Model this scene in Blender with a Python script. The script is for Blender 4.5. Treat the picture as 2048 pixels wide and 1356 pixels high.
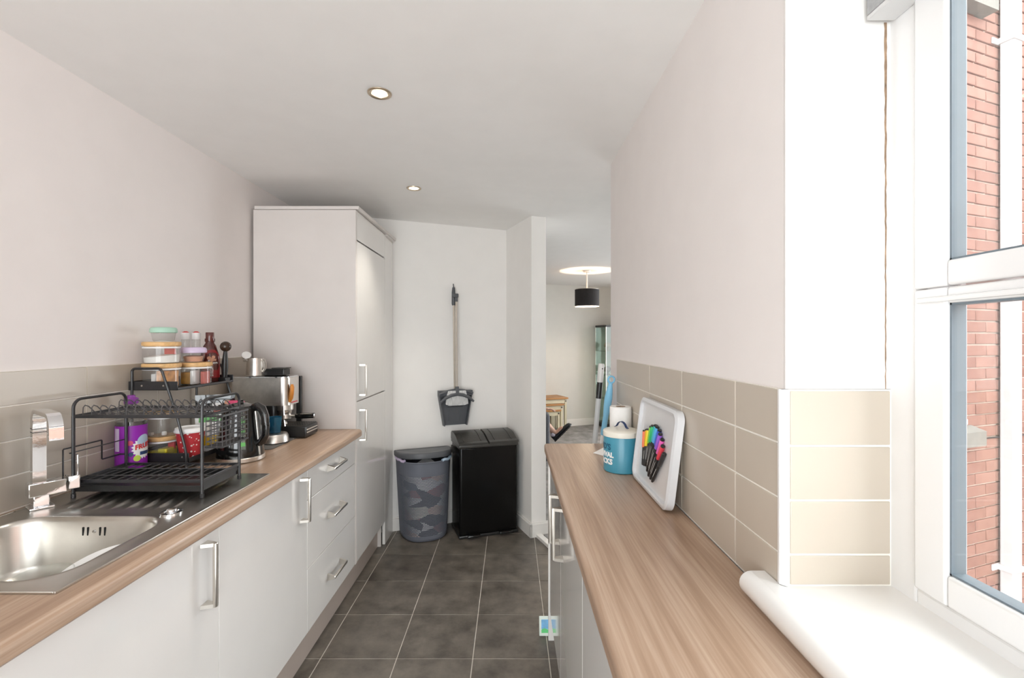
import bpy, bmesh, math, random
from mathutils import Matrix, Vector
random.seed(7)
PI = math.pi
SC = bpy.context.scene
COL = SC.collection
for o in list(bpy.data.objects): bpy.data.objects.remove(o)

# ------------------------------------------------------------------ camera, world, lights, exposure
F = 944.0                                   # focal length in pixels of the 2048 px frame
cam_d = bpy.data.cameras.new('camera'); cam = bpy.data.objects.new('camera', cam_d); COL.objects.link(cam)
cam.location = (0, 0, 1.38); cam.rotation_euler = (PI/2, 0, 0)
cam_d.sensor_width = 36; cam_d.lens = F/2048*36; cam_d.clip_start = .02
cam_d.shift_x = .001; cam_d.shift_y = .001
SC.camera = cam
SC.view_settings.view_transform = 'Standard'; SC.view_settings.look = 'None'
SC.view_settings.gamma = 1; SC.view_settings.use_curve_mapping = False
SC.view_settings.exposure = 0.1
SC.cycles.diffuse_bounces = 7; SC.cycles.max_bounces = 16; SC.cycles.transparent_max_bounces = 24
SC.cycles.caustics_reflective = False; SC.cycles.caustics_refractive = False; SC.cycles.sample_clamp_indirect = 6
W = bpy.data.worlds.new('overcast sky'); SC.world = W; W.use_nodes = True
bg = W.node_tree.nodes['Background']; bg.inputs[0].default_value = (.94, .975, 1, 1); bg.inputs[1].default_value = 8.3

def area(name, loc, rot, sx, sy, power, col=(1, 1, 1), portal=False):
    d = bpy.data.lights.new(name, 'AREA'); d.shape = 'RECTANGLE'; d.size = sx; d.size_y = sy; d.energy = power; d.color = col
    o = bpy.data.objects.new(name, d); COL.objects.link(o); o.location = loc; o.rotation_euler = rot
    if portal: d.cycles.is_portal = True
    return o
area('window portal', (.80, .32, 1.53), (0, PI/2, 0), 1.2, 1.1, 1, portal=True)
area('added door portal', (-.35, -1.42, 1.1), (PI/2, 0, 0), 2.0, 2.1, 1, portal=True)  # portal at the unseen rear glazing added for fill light
area('living room portal', (2.98, 5.35, 1.35), (0, PI/2, math.radians(20.5)), 1.6, 2.2, 1, portal=True)  # portal at the unseen opening added to light the living room

# ------------------------------------------------------------------ helpers
RM = {}                                     # world matrix of every thing's Empty
def root_of(o):
    while o.parent: o = o.parent
    return o
def tag(o, label=None, cat=None, group=None, kind=None):
    if label: o['label'] = label
    if cat: o['category'] = cat
    if group: o['group'] = group
    if kind: o['kind'] = kind
    return o
def thing(name, label, cat, loc=(0, 0, 0), rot=0, group=None):
    o = bpy.data.objects.new(name, None); COL.objects.link(o); o.location = loc; o.rotation_euler = (0, 0, rot); o.empty_display_size = .05
    RM[o.name] = Matrix.Translation(loc) @ Matrix.Rotation(rot, 4, 'Z')
    return tag(o, label, cat, group)

class MB:
    def __init__(s, M=None): s.v = []; s.f = []; s.M = M; s.sm = []
    def add(s, vs, fs, smooth=True, M=None):
        b = len(s.v); M = M if M is not None else s.M
        for p in vs: s.v.append((M @ Vector(p)) if M is not None else Vector(p))
        for f in fs: s.f.append(tuple(i+b for i in f)); s.sm.append(smooth)
        return s
    def box(s, x0, x1, y0, y1, z0, z1, M=None):
        x0, x1 = min(x0, x1), max(x0, x1); y0, y1 = min(y0, y1), max(y0, y1); z0, z1 = min(z0, z1), max(z0, z1)
        vs = [(x0,y0,z0),(x1,y0,z0),(x1,y1,z0),(x0,y1,z0),(x0,y0,z1),(x1,y0,z1),(x1,y1,z1),(x0,y1,z1)]
        return s.add(vs, [(0,3,2,1),(4,5,6,7),(0,1,5,4),(1,2,6,5),(2,3,7,6),(3,0,4,7)], False, M)
    def bbox(s, x0, x1, y0, y1, z0, z1, r=.003, seg=2, M=None):
        bm = bmesh.new(); bmesh.ops.create_cube(bm, size=1)
        for v in bm.verts: v.co = Vector(((x0+x1)/2+v.co.x*abs(x1-x0), (y0+y1)/2+v.co.y*abs(y1-y0), (z0+z1)/2+v.co.z*abs(z1-z0)))
        r = min(r, .49*min(abs(x1-x0), abs(y1-y0), abs(z1-z0)))
        bmesh.ops.bevel(bm, geom=bm.edges[:], offset=r, segments=seg, affect='EDGES', profile=.5)
        bm.normal_update(); fl = [max(abs(f.normal.x), abs(f.normal.y), abs(f.normal.z)) < .999 for f in bm.faces]
        k = len(s.sm); s.bm(bm, M); s.sm[k:] = fl; return s
    def bm(s, bm, M=None, smooth=True):
        bm.verts.index_update()
        s.add([v.co.copy() for v in bm.verts], [[v.index for v in f.verts] for f in bm.faces], smooth, M); bm.free(); return s
    def tube(s, pts, r, n=8, closed=False, M=None, r2=None, flat=None):
        P = [Vector(p) for p in pts]; N = len(P); vs = []; fs = []
        up = None
        for i, p in enumerate(P):
            a = P[(i-1) % N] if (closed or i > 0) else p; b = P[(i+1) % N] if (closed or i < N-1) else p
            t = (b-a).normalized()
            if up is None:
                up = Vector((0, 0, 1)) if abs(t.z) < .9 else Vector((1, 0, 0))
            u = (up - t*up.dot(t)).normalized(); up = u; w = t.cross(u)
            rr = r if r2 is None else r+(r2-r)*i/max(1, N-1)
            if isinstance(r, (list, tuple)): rr = r[i]
            k = 1.0
            if (closed or 0 < i < N-1):
                d1 = (p-a).normalized(); k = 1/max(.5, math.sqrt(max(.01, (1+d1.dot((b-p).normalized()))/2)))
            for j in range(n):
                an = 2*PI*j/n
                vs.append(p + (u*math.cos(an)*(flat if flat else 1) + w*math.sin(an))*rr*(k if k < 1.5 else 1.5))
        m = N if closed else N-1
        for i in range(m):
            for j in range(n):
                a = i*n+j; b = i*n+(j+1) % n; c = ((i+1) % N)*n+(j+1) % n; d = ((i+1) % N)*n+j
                fs.append((a, b, c, d))
        if not closed:
            fs.append(tuple(range(n-1, -1, -1))); fs.append(tuple((N-1)*n+j for j in range(n)))
        return s.add(vs, fs, True, M)
    def lathe(s, prof, c=(0, 0, 0), n=32, M=None, a0=0, a1=2*PI, sx=1, sy=1):
        vs = []; fs = []; full = abs(a1-a0-2*PI) < 1e-6; m = n if full else n+1; ring = []
        for (r, z) in prof:
            if r < 1e-6 and full:
                ring.append([len(vs)]); vs.append((c[0], c[1], c[2]+z))
            else:
                ring.append(list(range(len(vs), len(vs)+m)))
                for j in range(m):
                    an = a0+(a1-a0)*j/n
                    vs.append((c[0]+r*math.cos(an)*sx, c[1]+r*math.sin(an)*sy, c[2]+z))
        for i in range(len(prof)-1):
            A, B = ring[i], ring[i+1]
            for j in range(n):
                j2 = (j+1) % m
                if len(A) == 1 and len(B) == 1: continue
                if len(A) == 1: fs.append((A[0], B[j2], B[j]))
                elif len(B) == 1: fs.append((A[j], A[j2], B[0]))
                else: fs.append((A[j], A[j2], B[j2], B[j]))
        return s.add(vs, fs, True, M)
    def prism(s, poly, d0, d1, axis='z', M=None, smooth=False):
        n = len(poly)
        def q(p, d): return {'z': (p[0], p[1], d), 'y': (p[0], d, p[1]), 'x': (d, p[0], p[1])}[axis]
        vs = [q(p, d0) for p in poly]+[q(p, d1) for p in poly]
        fs = [tuple(range(n-1, -1, -1)), tuple(range(n, 2*n))]+[(i, (i+1) % n, n+(i+1) % n, n+i) for i in range(n)]
        k = len(s.sm); s.add(vs, fs, smooth, M)
        s.sm[k:] = [False, False]+[math.dist(poly[i], poly[(i+1) % n]) < .012 for i in range(n)]; return s
    def ball(s, c, r, n=16, M=None, sx=1, sy=1, sz=1):
        k = max(6, n//2)
        return s.lathe([(r*math.sin(PI*i/k), -r*math.cos(PI*i/k)*sz) for i in range(k+1)], c, n, M, sx=sx, sy=sy)
    def mesh(s, name, m, ang=35, fix=True):
        me = bpy.data.meshes.new(name); me.from_pydata([tuple(v) for v in s.v], [], s.f)
        if fix:
            bm = bmesh.new(); bm.from_mesh(me); bmesh.ops.recalc_face_normals(bm, faces=bm.faces[:]); bm.to_mesh(me); bm.free()
        me.set_sharp_from_angle(angle=math.radians(ang))
        me.polygons.foreach_set('use_smooth', s.sm)
        for mm in (m if isinstance(m, (list, tuple)) else [m]): me.materials.append(mm)
        me.update(); return me
    def build(s, name, m, parent=None, world=False, ang=35, fix=True):
        if parent is not None and world:
            I = RM[root_of(parent).name].inverted(); s.v = [I @ v for v in s.v]
        o = bpy.data.objects.new(name, s.mesh(name, m, ang, fix)); COL.objects.link(o)
        if parent is not None: o.parent = parent
        return o
def mo(name, me, parent=None, loc=(0, 0, 0), rot=(0, 0, 0)):
    o = bpy.data.objects.new(name, me); COL.objects.link(o); o.location = loc; o.rotation_euler = rot
    if parent is not None: o.parent = parent
    return o
def copy_tree(o, parent=None):
    c = o.copy(); COL.objects.link(c)
    if parent is not None: c.parent = parent
    for ch in [x for x in bpy.data.objects if x.parent == o]: copy_tree(ch, c)
    return c
def rrect(x0, x1, y0, y1, r, k=5):
    pts = []
    for cx, cy, a in ((x1-r, y1-r, 0), (x0+r, y1-r, PI/2), (x0+r, y0+r, PI), (x1-r, y0+r, 3*PI/2)):
        for i in range(k+1):
            an = a+PI/2*i/k; pts.append((cx+r*math.cos(an), cy+r*math.sin(an)))
    return pts
def text_geo(txt, size, bold=.0, ext=.0002):
    cu = bpy.data.curves.new('lettering', 'FONT'); cu.body = txt; cu.size = size; cu.extrude = ext; cu.offset = bold
    cu.align_x = 'CENTER'; cu.align_y = 'CENTER'; cu.resolution_u = 3
    o = bpy.data.objects.new('lettering', cu); COL.objects.link(o)
    dg = bpy.context.evaluated_depsgraph_get(); dg.update()
    me = bpy.data.meshes.new_from_object(o.evaluated_get(dg))
    vs = [v.co.copy() for v in me.vertices]; fs = [tuple(p.vertices) for p in me.polygons]
    bpy.data.objects.remove(o); bpy.data.curves.remove(cu); bpy.data.meshes.remove(me)
    return vs, fs

# ------------------------------------------------------------------ materials (all procedural)
def mat(name, col, rough=.5, metal=0, var=.06, scale=8, bump=0, bscale=60, coat=0, spec=None, emit=None, es=0, stretch=None, sheen=0, rvar=0, world=False, aniso=0, col2=None):
    m = bpy.data.materials.new(name); m.use_nodes = True; nt = m.node_tree; N = nt.nodes; L = nt.links
    b = N['Principled BSDF']; b.inputs['Roughness'].default_value = rough; b.inputs['Metallic'].default_value = metal
    if coat: b.inputs['Coat Weight'].default_value = coat; b.inputs['Coat Roughness'].default_value = .06
    if spec is not None: b.inputs['Specular IOR Level'].default_value = spec
    if sheen: b.inputs['Sheen Weight'].default_value = sheen
    if aniso: b.inputs['Anisotropic'].default_value = aniso
    if world: g = N.new('ShaderNodeNewGeometry'); src = g.outputs['Position']
    else: t = N.new('ShaderNodeTexCoord'); src = t.outputs['Object']
    mp = N.new('ShaderNodeMapping'); L.new(src, mp.inputs[0])
    if stretch: mp.inputs['Scale'].default_value = stretch
    nz = N.new('ShaderNodeTexNoise'); nz.inputs['Scale'].default_value = scale; nz.inputs['Detail'].default_value = 5
    L.new(mp.outputs[0], nz.inputs['Vector'])
    cr = N.new('ShaderNodeValToRGB'); e = cr.color_ramp.elements
    if col2: a, c = col, col2
    else: a = [max(0, x*(1-var)) for x in col]; c = [min(1, x*(1+var)) for x in col]
    e[0].color = (*a, 1); e[1].color = (*c, 1); e[0].position = .3; e[1].position = .7
    L.new(nz.outputs['Fac'], cr.inputs[0]); L.new(cr.outputs[0], b.inputs['Base Color'])
    if rvar:
        mr = N.new('ShaderNodeMapRange'); mr.inputs['To Min'].default_value = rough-rvar; mr.inputs['To Max'].default_value = rough+rvar
        L.new(nz.outputs['Fac'], mr.inputs['Value']); L.new(mr.outputs[0], b.inputs['Roughness'])
    if bump:
        n2 = N.new('ShaderNodeTexNoise'); n2.inputs['Scale'].default_value = bscale; n2.inputs['Detail'].default_value = 3; L.new(mp.outputs[0], n2.inputs['Vector'])
        bp = N.new('ShaderNodeBump'); bp.inputs['Strength'].default_value = bump; bp.inputs['Distance'].default_value = .002
        L.new(n2.outputs['Fac'], bp.inputs['Height']); L.new(bp.outputs[0], b.inputs['Normal'])
    if emit: b.inputs['Emission Color'].default_value = (*emit, 1); b.inputs['Emission Strength'].default_value = es
    return m
def clear(name, tint=(.95, .96, .96), rough=.03, refl=1.0, haze=0.0, hcol=(.9, .9, .9)):
    m = bpy.data.materials.new(name); m.use_nodes = True; nt = m.node_tree; N = nt.nodes; L = nt.links; N.clear()
    out = N.new('ShaderNodeOutputMaterial'); tr = N.new('ShaderNodeBsdfTransparent'); gl = N.new('ShaderNodeBsdfGlossy'); df = N.new('ShaderNodeBsdfDiffuse')
    tc = N.new('ShaderNodeTexCoord'); nz = N.new('ShaderNodeTexNoise'); nz.inputs['Scale'].default_value = 6; L.new(tc.outputs['Object'], nz.inputs['Vector'])
    cr = N.new('ShaderNodeValToRGB'); cr.color_ramp.elements[0].color = (*[x*.985 for x in tint], 1); cr.color_ramp.elements[1].color = (*tint, 1)
    L.new(nz.outputs['Fac'], cr.inputs[0]); L.new(cr.outputs[0], tr.inputs[0])
    gl.inputs['Roughness'].default_value = rough; df.inputs[0].default_value = (*hcol, 1)
    lw = N.new('ShaderNodeLayerWeight'); lw.inputs['Blend'].default_value = .5
    pw = N.new('ShaderNodeMath'); pw.operation = 'POWER'; pw.inputs[1].default_value = 5; L.new(lw.outputs['Facing'], pw.inputs[0])
    mu = N.new('ShaderNodeMath'); mu.operation = 'MULTIPLY_ADD'; mu.inputs[1].default_value = .9*min(1, refl); mu.inputs[2].default_value = .04*refl; L.new(pw.outputs[0], mu.inputs[0])
    m0 = N.new('ShaderNodeMixShader'); m0.inputs[0].default_value = haze; L.new(tr.outputs[0], m0.inputs[1]); L.new(df.outputs[0], m0.inputs[2])
    m1 = N.new('ShaderNodeMixShader'); L.new(mu.outputs[0], m1.inputs[0]); L.new(m0.outputs[0], m1.inputs[1]); L.new(gl.outputs[0], m1.inputs[2])
    L.new(m1.outputs[0], out.inputs[0]); return m

M = {}
M['paint_pink'] = mat('pink white wall paint', (.83, .785, .765), .75, var=.012, bump=.06, bscale=220, spec=.2)
M['paint_white'] = mat('white wall paint', (.86, .84, .815), .7, var=.012, bump=.05, bscale=220, spec=.2)
M['paint_grey'] = mat('pale grey wall paint', (.66, .65, .61), .75, var=.015, bump=.05, bscale=200, spec=.2)
M['ceiling'] = mat('ceiling paint', (.89, .88, .865), .8, var=.012, bump=.08, bscale=90, spec=.15)
M['upvc'] = mat('white window plastic', (.80, .80, .80), .25, var=.01, coat=.3)
M['sill'] = mat('white gloss sill', (.82, .81, .79), .22, var=.01, coat=.4)
M['skirting'] = mat('white satin wood paint', (.80, .78, .75), .35, var=.02)
M['tile'] = mat('beige glazed tile', (.52, .46, .385), .36, var=.025, scale=3, coat=.10, bump=.03, bscale=12, world=True)
M['grout'] = mat('white grout', (.86, .83, .77), .85, var=.05, scale=40, bump=.2, bscale=300)
M['cab'] = mat('gloss cream door', (.82, .805, .785), .14, var=.01, coat=.6)
M['cabedge'] = mat('pale door edge', (.86, .85, .83), .35, var=.01)
M['carcass'] = mat('cream melamine', (.72, .68, .655), .45, var=.02)
M['plinth'] = mat('taupe plinth', (.47, .40, .355), .4, var=.03)
M['steel'] = mat('brushed steel', (.74, .71, .665), .32, 1, var=.08, scale=20, stretch=(2, 60, 2), rvar=.07)
M['sinksteel'] = mat('brushed sink steel', (.62, .60, .56), .3, 1, var=.06, scale=14, rvar=.06, bump=.03, bscale=200)
M['chrome'] = mat('polished chrome', (.86, .87, .89), .06, 1, var=.02, scale=30, bump=.06, bscale=60)
M['handle'] = mat('satin nickel handle', (.66, .62, .565), .28, 1, var=.03, scale=30)
M['wire'] = mat('black wire with painted glint', (.075, .072, .075), .3, var=.15, scale=30)  # paler copy of the black wire, its glint put into the colour
M['black_metal'] = mat('black coated wire', (.028, .027, .029), .33, var=.15, scale=30)
M['black_plastic'] = mat('black plastic', (.014, .014, .014), .35, var=.2, scale=30, bump=.05, bscale=250)
M['black_gloss'] = mat('black gloss plastic', (.006, .006, .006), .07, var=.1, coat=.6)
M['black_rubber'] = mat('black rubber', (.015, .015, .016), .7, var=.2, scale=40)
M['bin'] = mat('black powder coated steel', (.004, .0038, .0036), .22, var=.2, scale=25, bump=.05, bscale=320, spec=.22)
M['binlid'] = mat('black textured bin plastic', (.035, .033, .029), .36, var=.12, scale=25, bump=.2, bscale=260)
M['grey_plastic'] = mat('slate grey plastic', (.085, .09, .10), .45, var=.05, bump=.05, bscale=200)
M['basket'] = mat('grey blue basket plastic', (.125, .135, .165), .45, var=.05, bump=.05, bscale=200)
M['bristle'] = mat('pale grey bristles', (.62, .62, .62), .7, var=.35, scale=60, stretch=(6, 6, .3))
M['bamboo'] = mat('bamboo lid', (.72, .45, .20), .5, var=.14, scale=10, stretch=(1, 10, 8))
M['clear'] = clear('clear plastic', (.93, .935, .93), .05, .9, .07, (.9, .88, .85))
M['clearglass'] = clear('clear drinking glass', (.95, .965, .96), .02, 1.3, .02)
M['pane'] = clear('window glass', (.985, .992, .99), .0, 1.0)
M['cabinetglass'] = clear('green tinted cabinet glass', (.90, .945, .925), .02, .7, .06, (.50, .58, .54))
M['mint'] = mat('mint green lid', (.40, .62, .50), .4, var=.03)
M['lilac'] = mat('lilac lid', (.66, .55, .74), .4, var=.03)
M['white_plastic'] = mat('white plastic', (.84, .84, .84), .35, var=.02)
M['red_plastic'] = mat('red plastic', (.62, .05, .05), .35, var=.05)
M['flour'] = mat('white flour', (.84, .83, .80), .95, var=.03, scale=30, bump=.3, bscale=60)
M['red_packet'] = mat('red packet', (.62, .12, .09), .45, var=.12, scale=30)
M['orange_food'] = mat('orange food', (.72, .33, .10), .6, var=.35, scale=45, bump=.4, bscale=60)
M['amber_food'] = mat('amber biscuits', (.72, .36, .04), .5, var=.25, scale=35)
M['peach_food'] = mat('peach food', (.66, .34, .22), .6, var=.2, scale=40, bump=.3, bscale=60)
M['purple_label'] = mat('purple label', (.30, .02, .42), .35, var=.08, scale=18)
M['purple_lid'] = mat('purple cap', (.27, .05, .36), .4, var=.06)
M['juice'] = mat('dark squash', (.018, .008, .012), .1, var=.2, coat=.5)
M['ink_red'] = mat('red ink', (.62, .03, .03), .5, var=.03)
M['ink_white'] = mat('white ink', (.86, .86, .85), .5, var=.02)
M['ink_navy'] = mat('navy ink', (.03, .06, .16), .5, var=.05)
M['ink_pink'] = mat('pink ink', (.75, .10, .22), .5, var=.05)
M['ink_lime'] = mat('lime ink', (.55, .70, .10), .5, var=.05)
M['ink_blue'] = mat('pale blue ink', (.45, .58, .72), .5, var=.05)
M['cup_red'] = mat('red paper cup', (.62, .05, .06), .5, var=.06)
M['syrup'] = mat('brown plastic bottle', (.10, .022, .018), .18, var=.08, coat=.4)
M['syrup_label'] = mat('dark red label', (.28, .012, .015), .35, var=.1, scale=30)
M['brown_dark'] = mat('dark brown plastic', (.045, .025, .015), .25, var=.2)
M['yellow_foil'] = mat('yellow sachet', (.72, .62, .03), .35, var=.1, scale=30, bump=.5, bscale=70)
M['yellow_pack'] = mat('yellow packet', (.80, .50, .02), .35, var=.1, scale=20)
M['green_pack'] = mat('green packet', (.13, .45, .12), .4, var=.08)
M['wood_orange'] = mat('orange varnished wood', (.62, .23, .03), .35, var=.2, scale=14, stretch=(8, 8, 1))
M['mat_grey'] = mat('dark grey rubber mat', (.13, .125, .12), .7, var=.06, bump=.1, bscale=300)
M['cup_blue'] = clear('blue tinted glass', (.10, .42, .62), .04, 1.1, .25, (.05, .30, .46))
M['pale_green'] = clear('pale green clear plastic', (.75, .85, .78), .05, 1.0, .25, (.6, .75, .62))
M['board'] = mat('white board face', (.70, .70, .71), .2, var=.01, coat=.4)
M['board_frame'] = mat('pale grey plastic frame', (.66, .67, .69), .35, var=.02)
M['paper'] = mat('white paper', (.84, .835, .82), .85, var=.03, scale=40, bump=.2, bscale=90)
M['card'] = mat('brown card', (.36, .26, .18), .8, var=.08)
M['tin_blue'] = mat('teal blue tin', (.055, .27, .38), .35, var=.04, coat=.15)
M['cream'] = mat('cream enamel', (.80, .765, .68), .3, var=.02, coat=.3)
M['ink_tin'] = mat('dark teal ink', (.012, .10, .17), .5, var=.03)
M['sky_blue'] = mat('sky blue plastic', (.24, .56, .80), .35, var=.03)
M['pole_white'] = mat('off white pole', (.66, .65, .63), .35, var=.03)
M['pole_grey'] = mat('grey pole', (.55, .56, .56), .35, var=.03)
M['blind'] = mat('grey blind fabric', (.36, .365, .37), .8, var=.1, scale=120, bump=.3, bscale=500)
M['blind_bar'] = mat('pale grey blind bar', (.62, .62, .62), .45, var=.03)
M['gasket'] = mat('blue grey gasket', (.16, .20, .23), .5, var=.06)
M['crack'] = mat('old brown filler', (.30, .20, .13), .9, var=.4, scale=60, bump=.5, bscale=120)
M['stone'] = mat('cast stone', (.17, .16, .14), .9, var=.12, scale=20, bump=.3, bscale=90)
M['mortar'] = mat('pale mortar', (.52, .42, .35), .95, var=.08, scale=30, bump=.3, bscale=120)
M['pipe'] = mat('white drain plastic', (.42, .395, .39), .4, var=.03)
M['ground'] = mat('grey yard paving', (.34, .33, .32), .9, var=.12, scale=5)
M['render_wall'] = mat('sky blocker brick', (.26, .13, .095), .9, var=.2, scale=12)
M['oak'] = mat('waxed pine', (.40, .19, .06), .45, var=.2, scale=8, stretch=(1.2, 12, 12))
M['cream_wood'] = mat('cream painted wood', (.60, .55, .40), .5, var=.05)
M['sofa'] = mat('dark grey upholstery', (.075, .077, .09), .9, var=.2, scale=50, bump=.3, bscale=300, sheen=.3)
M['skin'] = mat('skin', (.58, .36, .28), .5, var=.05, scale=20)
M['shirt'] = mat('navy cotton', (.05, .06, .10), .9, var=.12, scale=40)
M['shorts'] = mat('black cotton', (.018, .018, .022), .9, var=.15, scale=40)
M['hair'] = mat('dark brown hair', (.04, .025, .015), .6, var=.3, scale=60, stretch=(6, 6, 1))
M['sock'] = mat('pale lilac sock', (.66, .62, .72), .9, var=.06, scale=60)
M['shade'] = mat('black pleated fabric', (.022, .019, .02), .85, var=.25, scale=80, stretch=(6, 6, .5))
M['shade_in'] = mat('pale shade lining', (.75, .62, .50), .7, var=.03)
M['brass_warm'] = mat('warm satin rim', (.62, .52, .40), .3, 1, var=.05)
M['lamp_on'] = mat('lit lamp', (1, .95, .85), .5, emit=(1, .86, .62), es=6.0)
M['bulb_on'] = mat('lit bulb', (1, .95, .85), .5, emit=(1, .78, .52), es=12.0)
M['dark_void'] = mat('dark opening', (.006, .006, .006), .8)
M['packet_blue'] = mat('blue print', (.18, .45, .75), .4, var=.2, scale=40)
M['packet_green'] = mat('green print', (.12, .60, .20), .4, var=.1)
M['packet_white'] = mat('pale mint card', (.74, .82, .76), .45, var=.04)

def wood_mat():
    m = bpy.data.materials.new('brown wood laminate'); m.use_nodes = True; nt = m.node_tree; N = nt.nodes; L = nt.links; b = N['Principled BSDF']
    g = N.new('ShaderNodeNewGeometry')
    def noise(sc, det, dist=0):
        mp = N.new('ShaderNodeMapping'); mp.inputs['Scale'].default_value = sc; L.new(g.outputs['Position'], mp.inputs[0])
        n = N.new('ShaderNodeTexNoise'); n.inputs['Scale'].default_value = 1; n.inputs['Detail'].default_value = det; n.inputs['Distortion'].default_value = dist; L.new(mp.outputs[0], n.inputs['Vector']); return n
    a = noise((26, 1.0, 26), 5, .35); f = noise((190, 4.5, 190), 4)
    mx = N.new('ShaderNodeMath'); mx.operation = 'MULTIPLY_ADD'; L.new(f.outputs['Fac'], mx.inputs[0]); mx.inputs[1].default_value = .46; 
    m2 = N.new('ShaderNodeMath'); m2.operation = 'MULTIPLY'; m2.inputs[1].default_value = .62; L.new(a.outputs['Fac'], m2.inputs[0]); L.new(m2.outputs[0], mx.inputs[2])
    cr = N.new('ShaderNodeValToRGB'); e = cr.color_ramp.elements
    e[0].position = .36; e[0].color = (.285, .180, .120, 1); e[1].position = .74; e[1].color = (.50, .375, .285, 1)
    x = e.new(.54); x.color = (.385, .262, .182, 1)
    L.new(mx.outputs[0], cr.inputs[0]); L.new(cr.outputs[0], b.inputs['Base Color'])
    b.inputs['Roughness'].default_value = .33
    bp = N.new('ShaderNodeBump'); bp.inputs['Strength'].default_value = .06; bp.inputs['Distance'].default_value = .001; L.new(f.outputs['Fac'], bp.inputs['Height']); L.new(bp.outputs[0], b.inputs['Normal'])
    return m
M['worktop'] = wood_mat()
def pieces_mat(name, c0, c1, rough, sc, var, bump, rvar=.0, spec=None, coat=0):
    m = bpy.data.materials.new(name); m.use_nodes = True; nt = m.node_tree; N = nt.nodes; L = nt.links; b = N['Principled BSDF']
    g = N.new('ShaderNodeNewGeometry'); oi = N.new('ShaderNodeObjectInfo')
    n = N.new('ShaderNodeTexNoise'); n.inputs['Scale'].default_value = sc; n.inputs['Detail'].default_value = 7; n.inputs['Roughness'].default_value = .65; L.new(g.outputs['Position'], n.inputs['Vector'])
    ma = N.new('ShaderNodeMath'); ma.operation = 'MULTIPLY_ADD'; ma.inputs[1].default_value = var; L.new(oi.outputs['Random'], ma.inputs[0])
    sb = N.new('ShaderNodeMath'); sb.operation = 'SUBTRACT'; sb.inputs[1].default_value = var/2; L.new(n.outputs['Fac'], sb.inputs[0]); L.new(sb.outputs[0], ma.inputs[2])
    cr = N.new('ShaderNodeValToRGB'); e = cr.color_ramp.elements; e[0].position = .3; e[1].position = .7; e[0].color = (*c0, 1); e[1].color = (*c1, 1)
    L.new(ma.outputs[0], cr.inputs[0]); L.new(cr.outputs[0], b.inputs['Base Color']); b.inputs['Roughness'].default_value = rough
    if rvar:
        mr = N.new('ShaderNodeMapRange'); mr.inputs['To Min'].default_value = rough-rvar; mr.inputs['To Max'].default_value = rough+rvar; L.new(n.outputs['Fac'], mr.inputs['Value']); L.new(mr.outputs[0], b.inputs['Roughness'])
    if spec is not None: b.inputs['Specular IOR Level'].default_value = spec
    n2 = N.new('ShaderNodeTexNoise'); n2.inputs['Scale'].default_value = sc*12; L.new(g.outputs['Position'], n2.inputs['Vector'])
    bp = N.new('ShaderNodeBump'); bp.inputs['Strength'].default_value = bump; bp.inputs['Distance'].default_value = .002; L.new(n2.outputs['Fac'], bp.inputs['Height']); L.new(bp.outputs[0], b.inputs['Normal'])
    return m
M['floor_tile'] = pieces_mat('dark slate floor tile', (.058, .049, .041), (.168, .148, .124), .36, 9, .12, .10, .07)
M['floor_grout'] = mat('grey floor grout', (.62, .58, .52), .8, var=.12, scale=25)
M['brick'] = pieces_mat('red facing brick', (.19, .088, .064), (.25, .128, .096), .9, 16, .35, .35)
M['carpet'] = pieces_mat('grey cut pile carpet', (.13, .125, .12), (.33, .315, .305), 1.0, 7, 0, .8)
def laundry_mat():
    m = bpy.data.materials.new('mixed laundry'); m.use_nodes = True; nt = m.node_tree; N = nt.nodes; L = nt.links; b = N['Principled BSDF']
    t = N.new('ShaderNodeTexCoord'); mp = N.new('ShaderNodeMapping'); mp.inputs['Scale'].default_value = (9, 9, 17); L.new(t.outputs['Object'], mp.inputs[0])
    v = N.new('ShaderNodeTexVoronoi'); v.inputs['Scale'].default_value = 1; L.new(mp.outputs[0], v.inputs['Vector'])
    sp = N.new('ShaderNodeSeparateColor'); L.new(v.outputs['Color'], sp.inputs[0])
    cr = N.new('ShaderNodeValToRGB'); cr.color_ramp.interpolation = 'CONSTANT'; e = cr.color_ramp.elements
    e[0].position = 0; e[0].color = (.02, .02, .03, 1); e[1].position = .22; e[1].color = (.82, .79, .70, 1)
    for p, c in ((.42, (.10, .12, .18)), (.56, (.84, .60, .50)), (.68, (.36, .12, .13)), (.77, (.80, .79, .80))):
        x = e.new(p); x.color = (*c, 1)
    L.new(sp.outputs[0], cr.inputs[0]); L.new(cr.outputs[0], b.inputs['Base Color']); b.inputs['Roughness'].default_value = .95
    return m
M['laundry'] = laundry_mat()

# ------------------------------------------------------------------ room shell
CZ = 2.25                                     # ceiling height
A = math.radians(22.0); U = Vector((math.cos(A), math.sin(A), 0)); NV = Vector((math.sin(A), -math.cos(A), 0))   # rotated part of the flat
def struct(o): o['kind'] = 'structure'; return o
SHELL = [(-1.55, -1.5), (.76, -1.5), (.76, 2.40), (3.75, 3.49), (2.12, 8.15), (-2.85, 6.30), (-1.62, 3.16)]
floor = struct(MB().prism(SHELL, -.12, -.0022).build('floor', M['floor_grout']))
struct(MB().prism(SHELL, CZ, CZ+.12).build('ceiling', M['ceiling']))
wl = struct(MB().box(-1.55, -1.43, -1.36, 3.25, 0, CZ).build('wall_left', M['paint_pink']))
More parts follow.
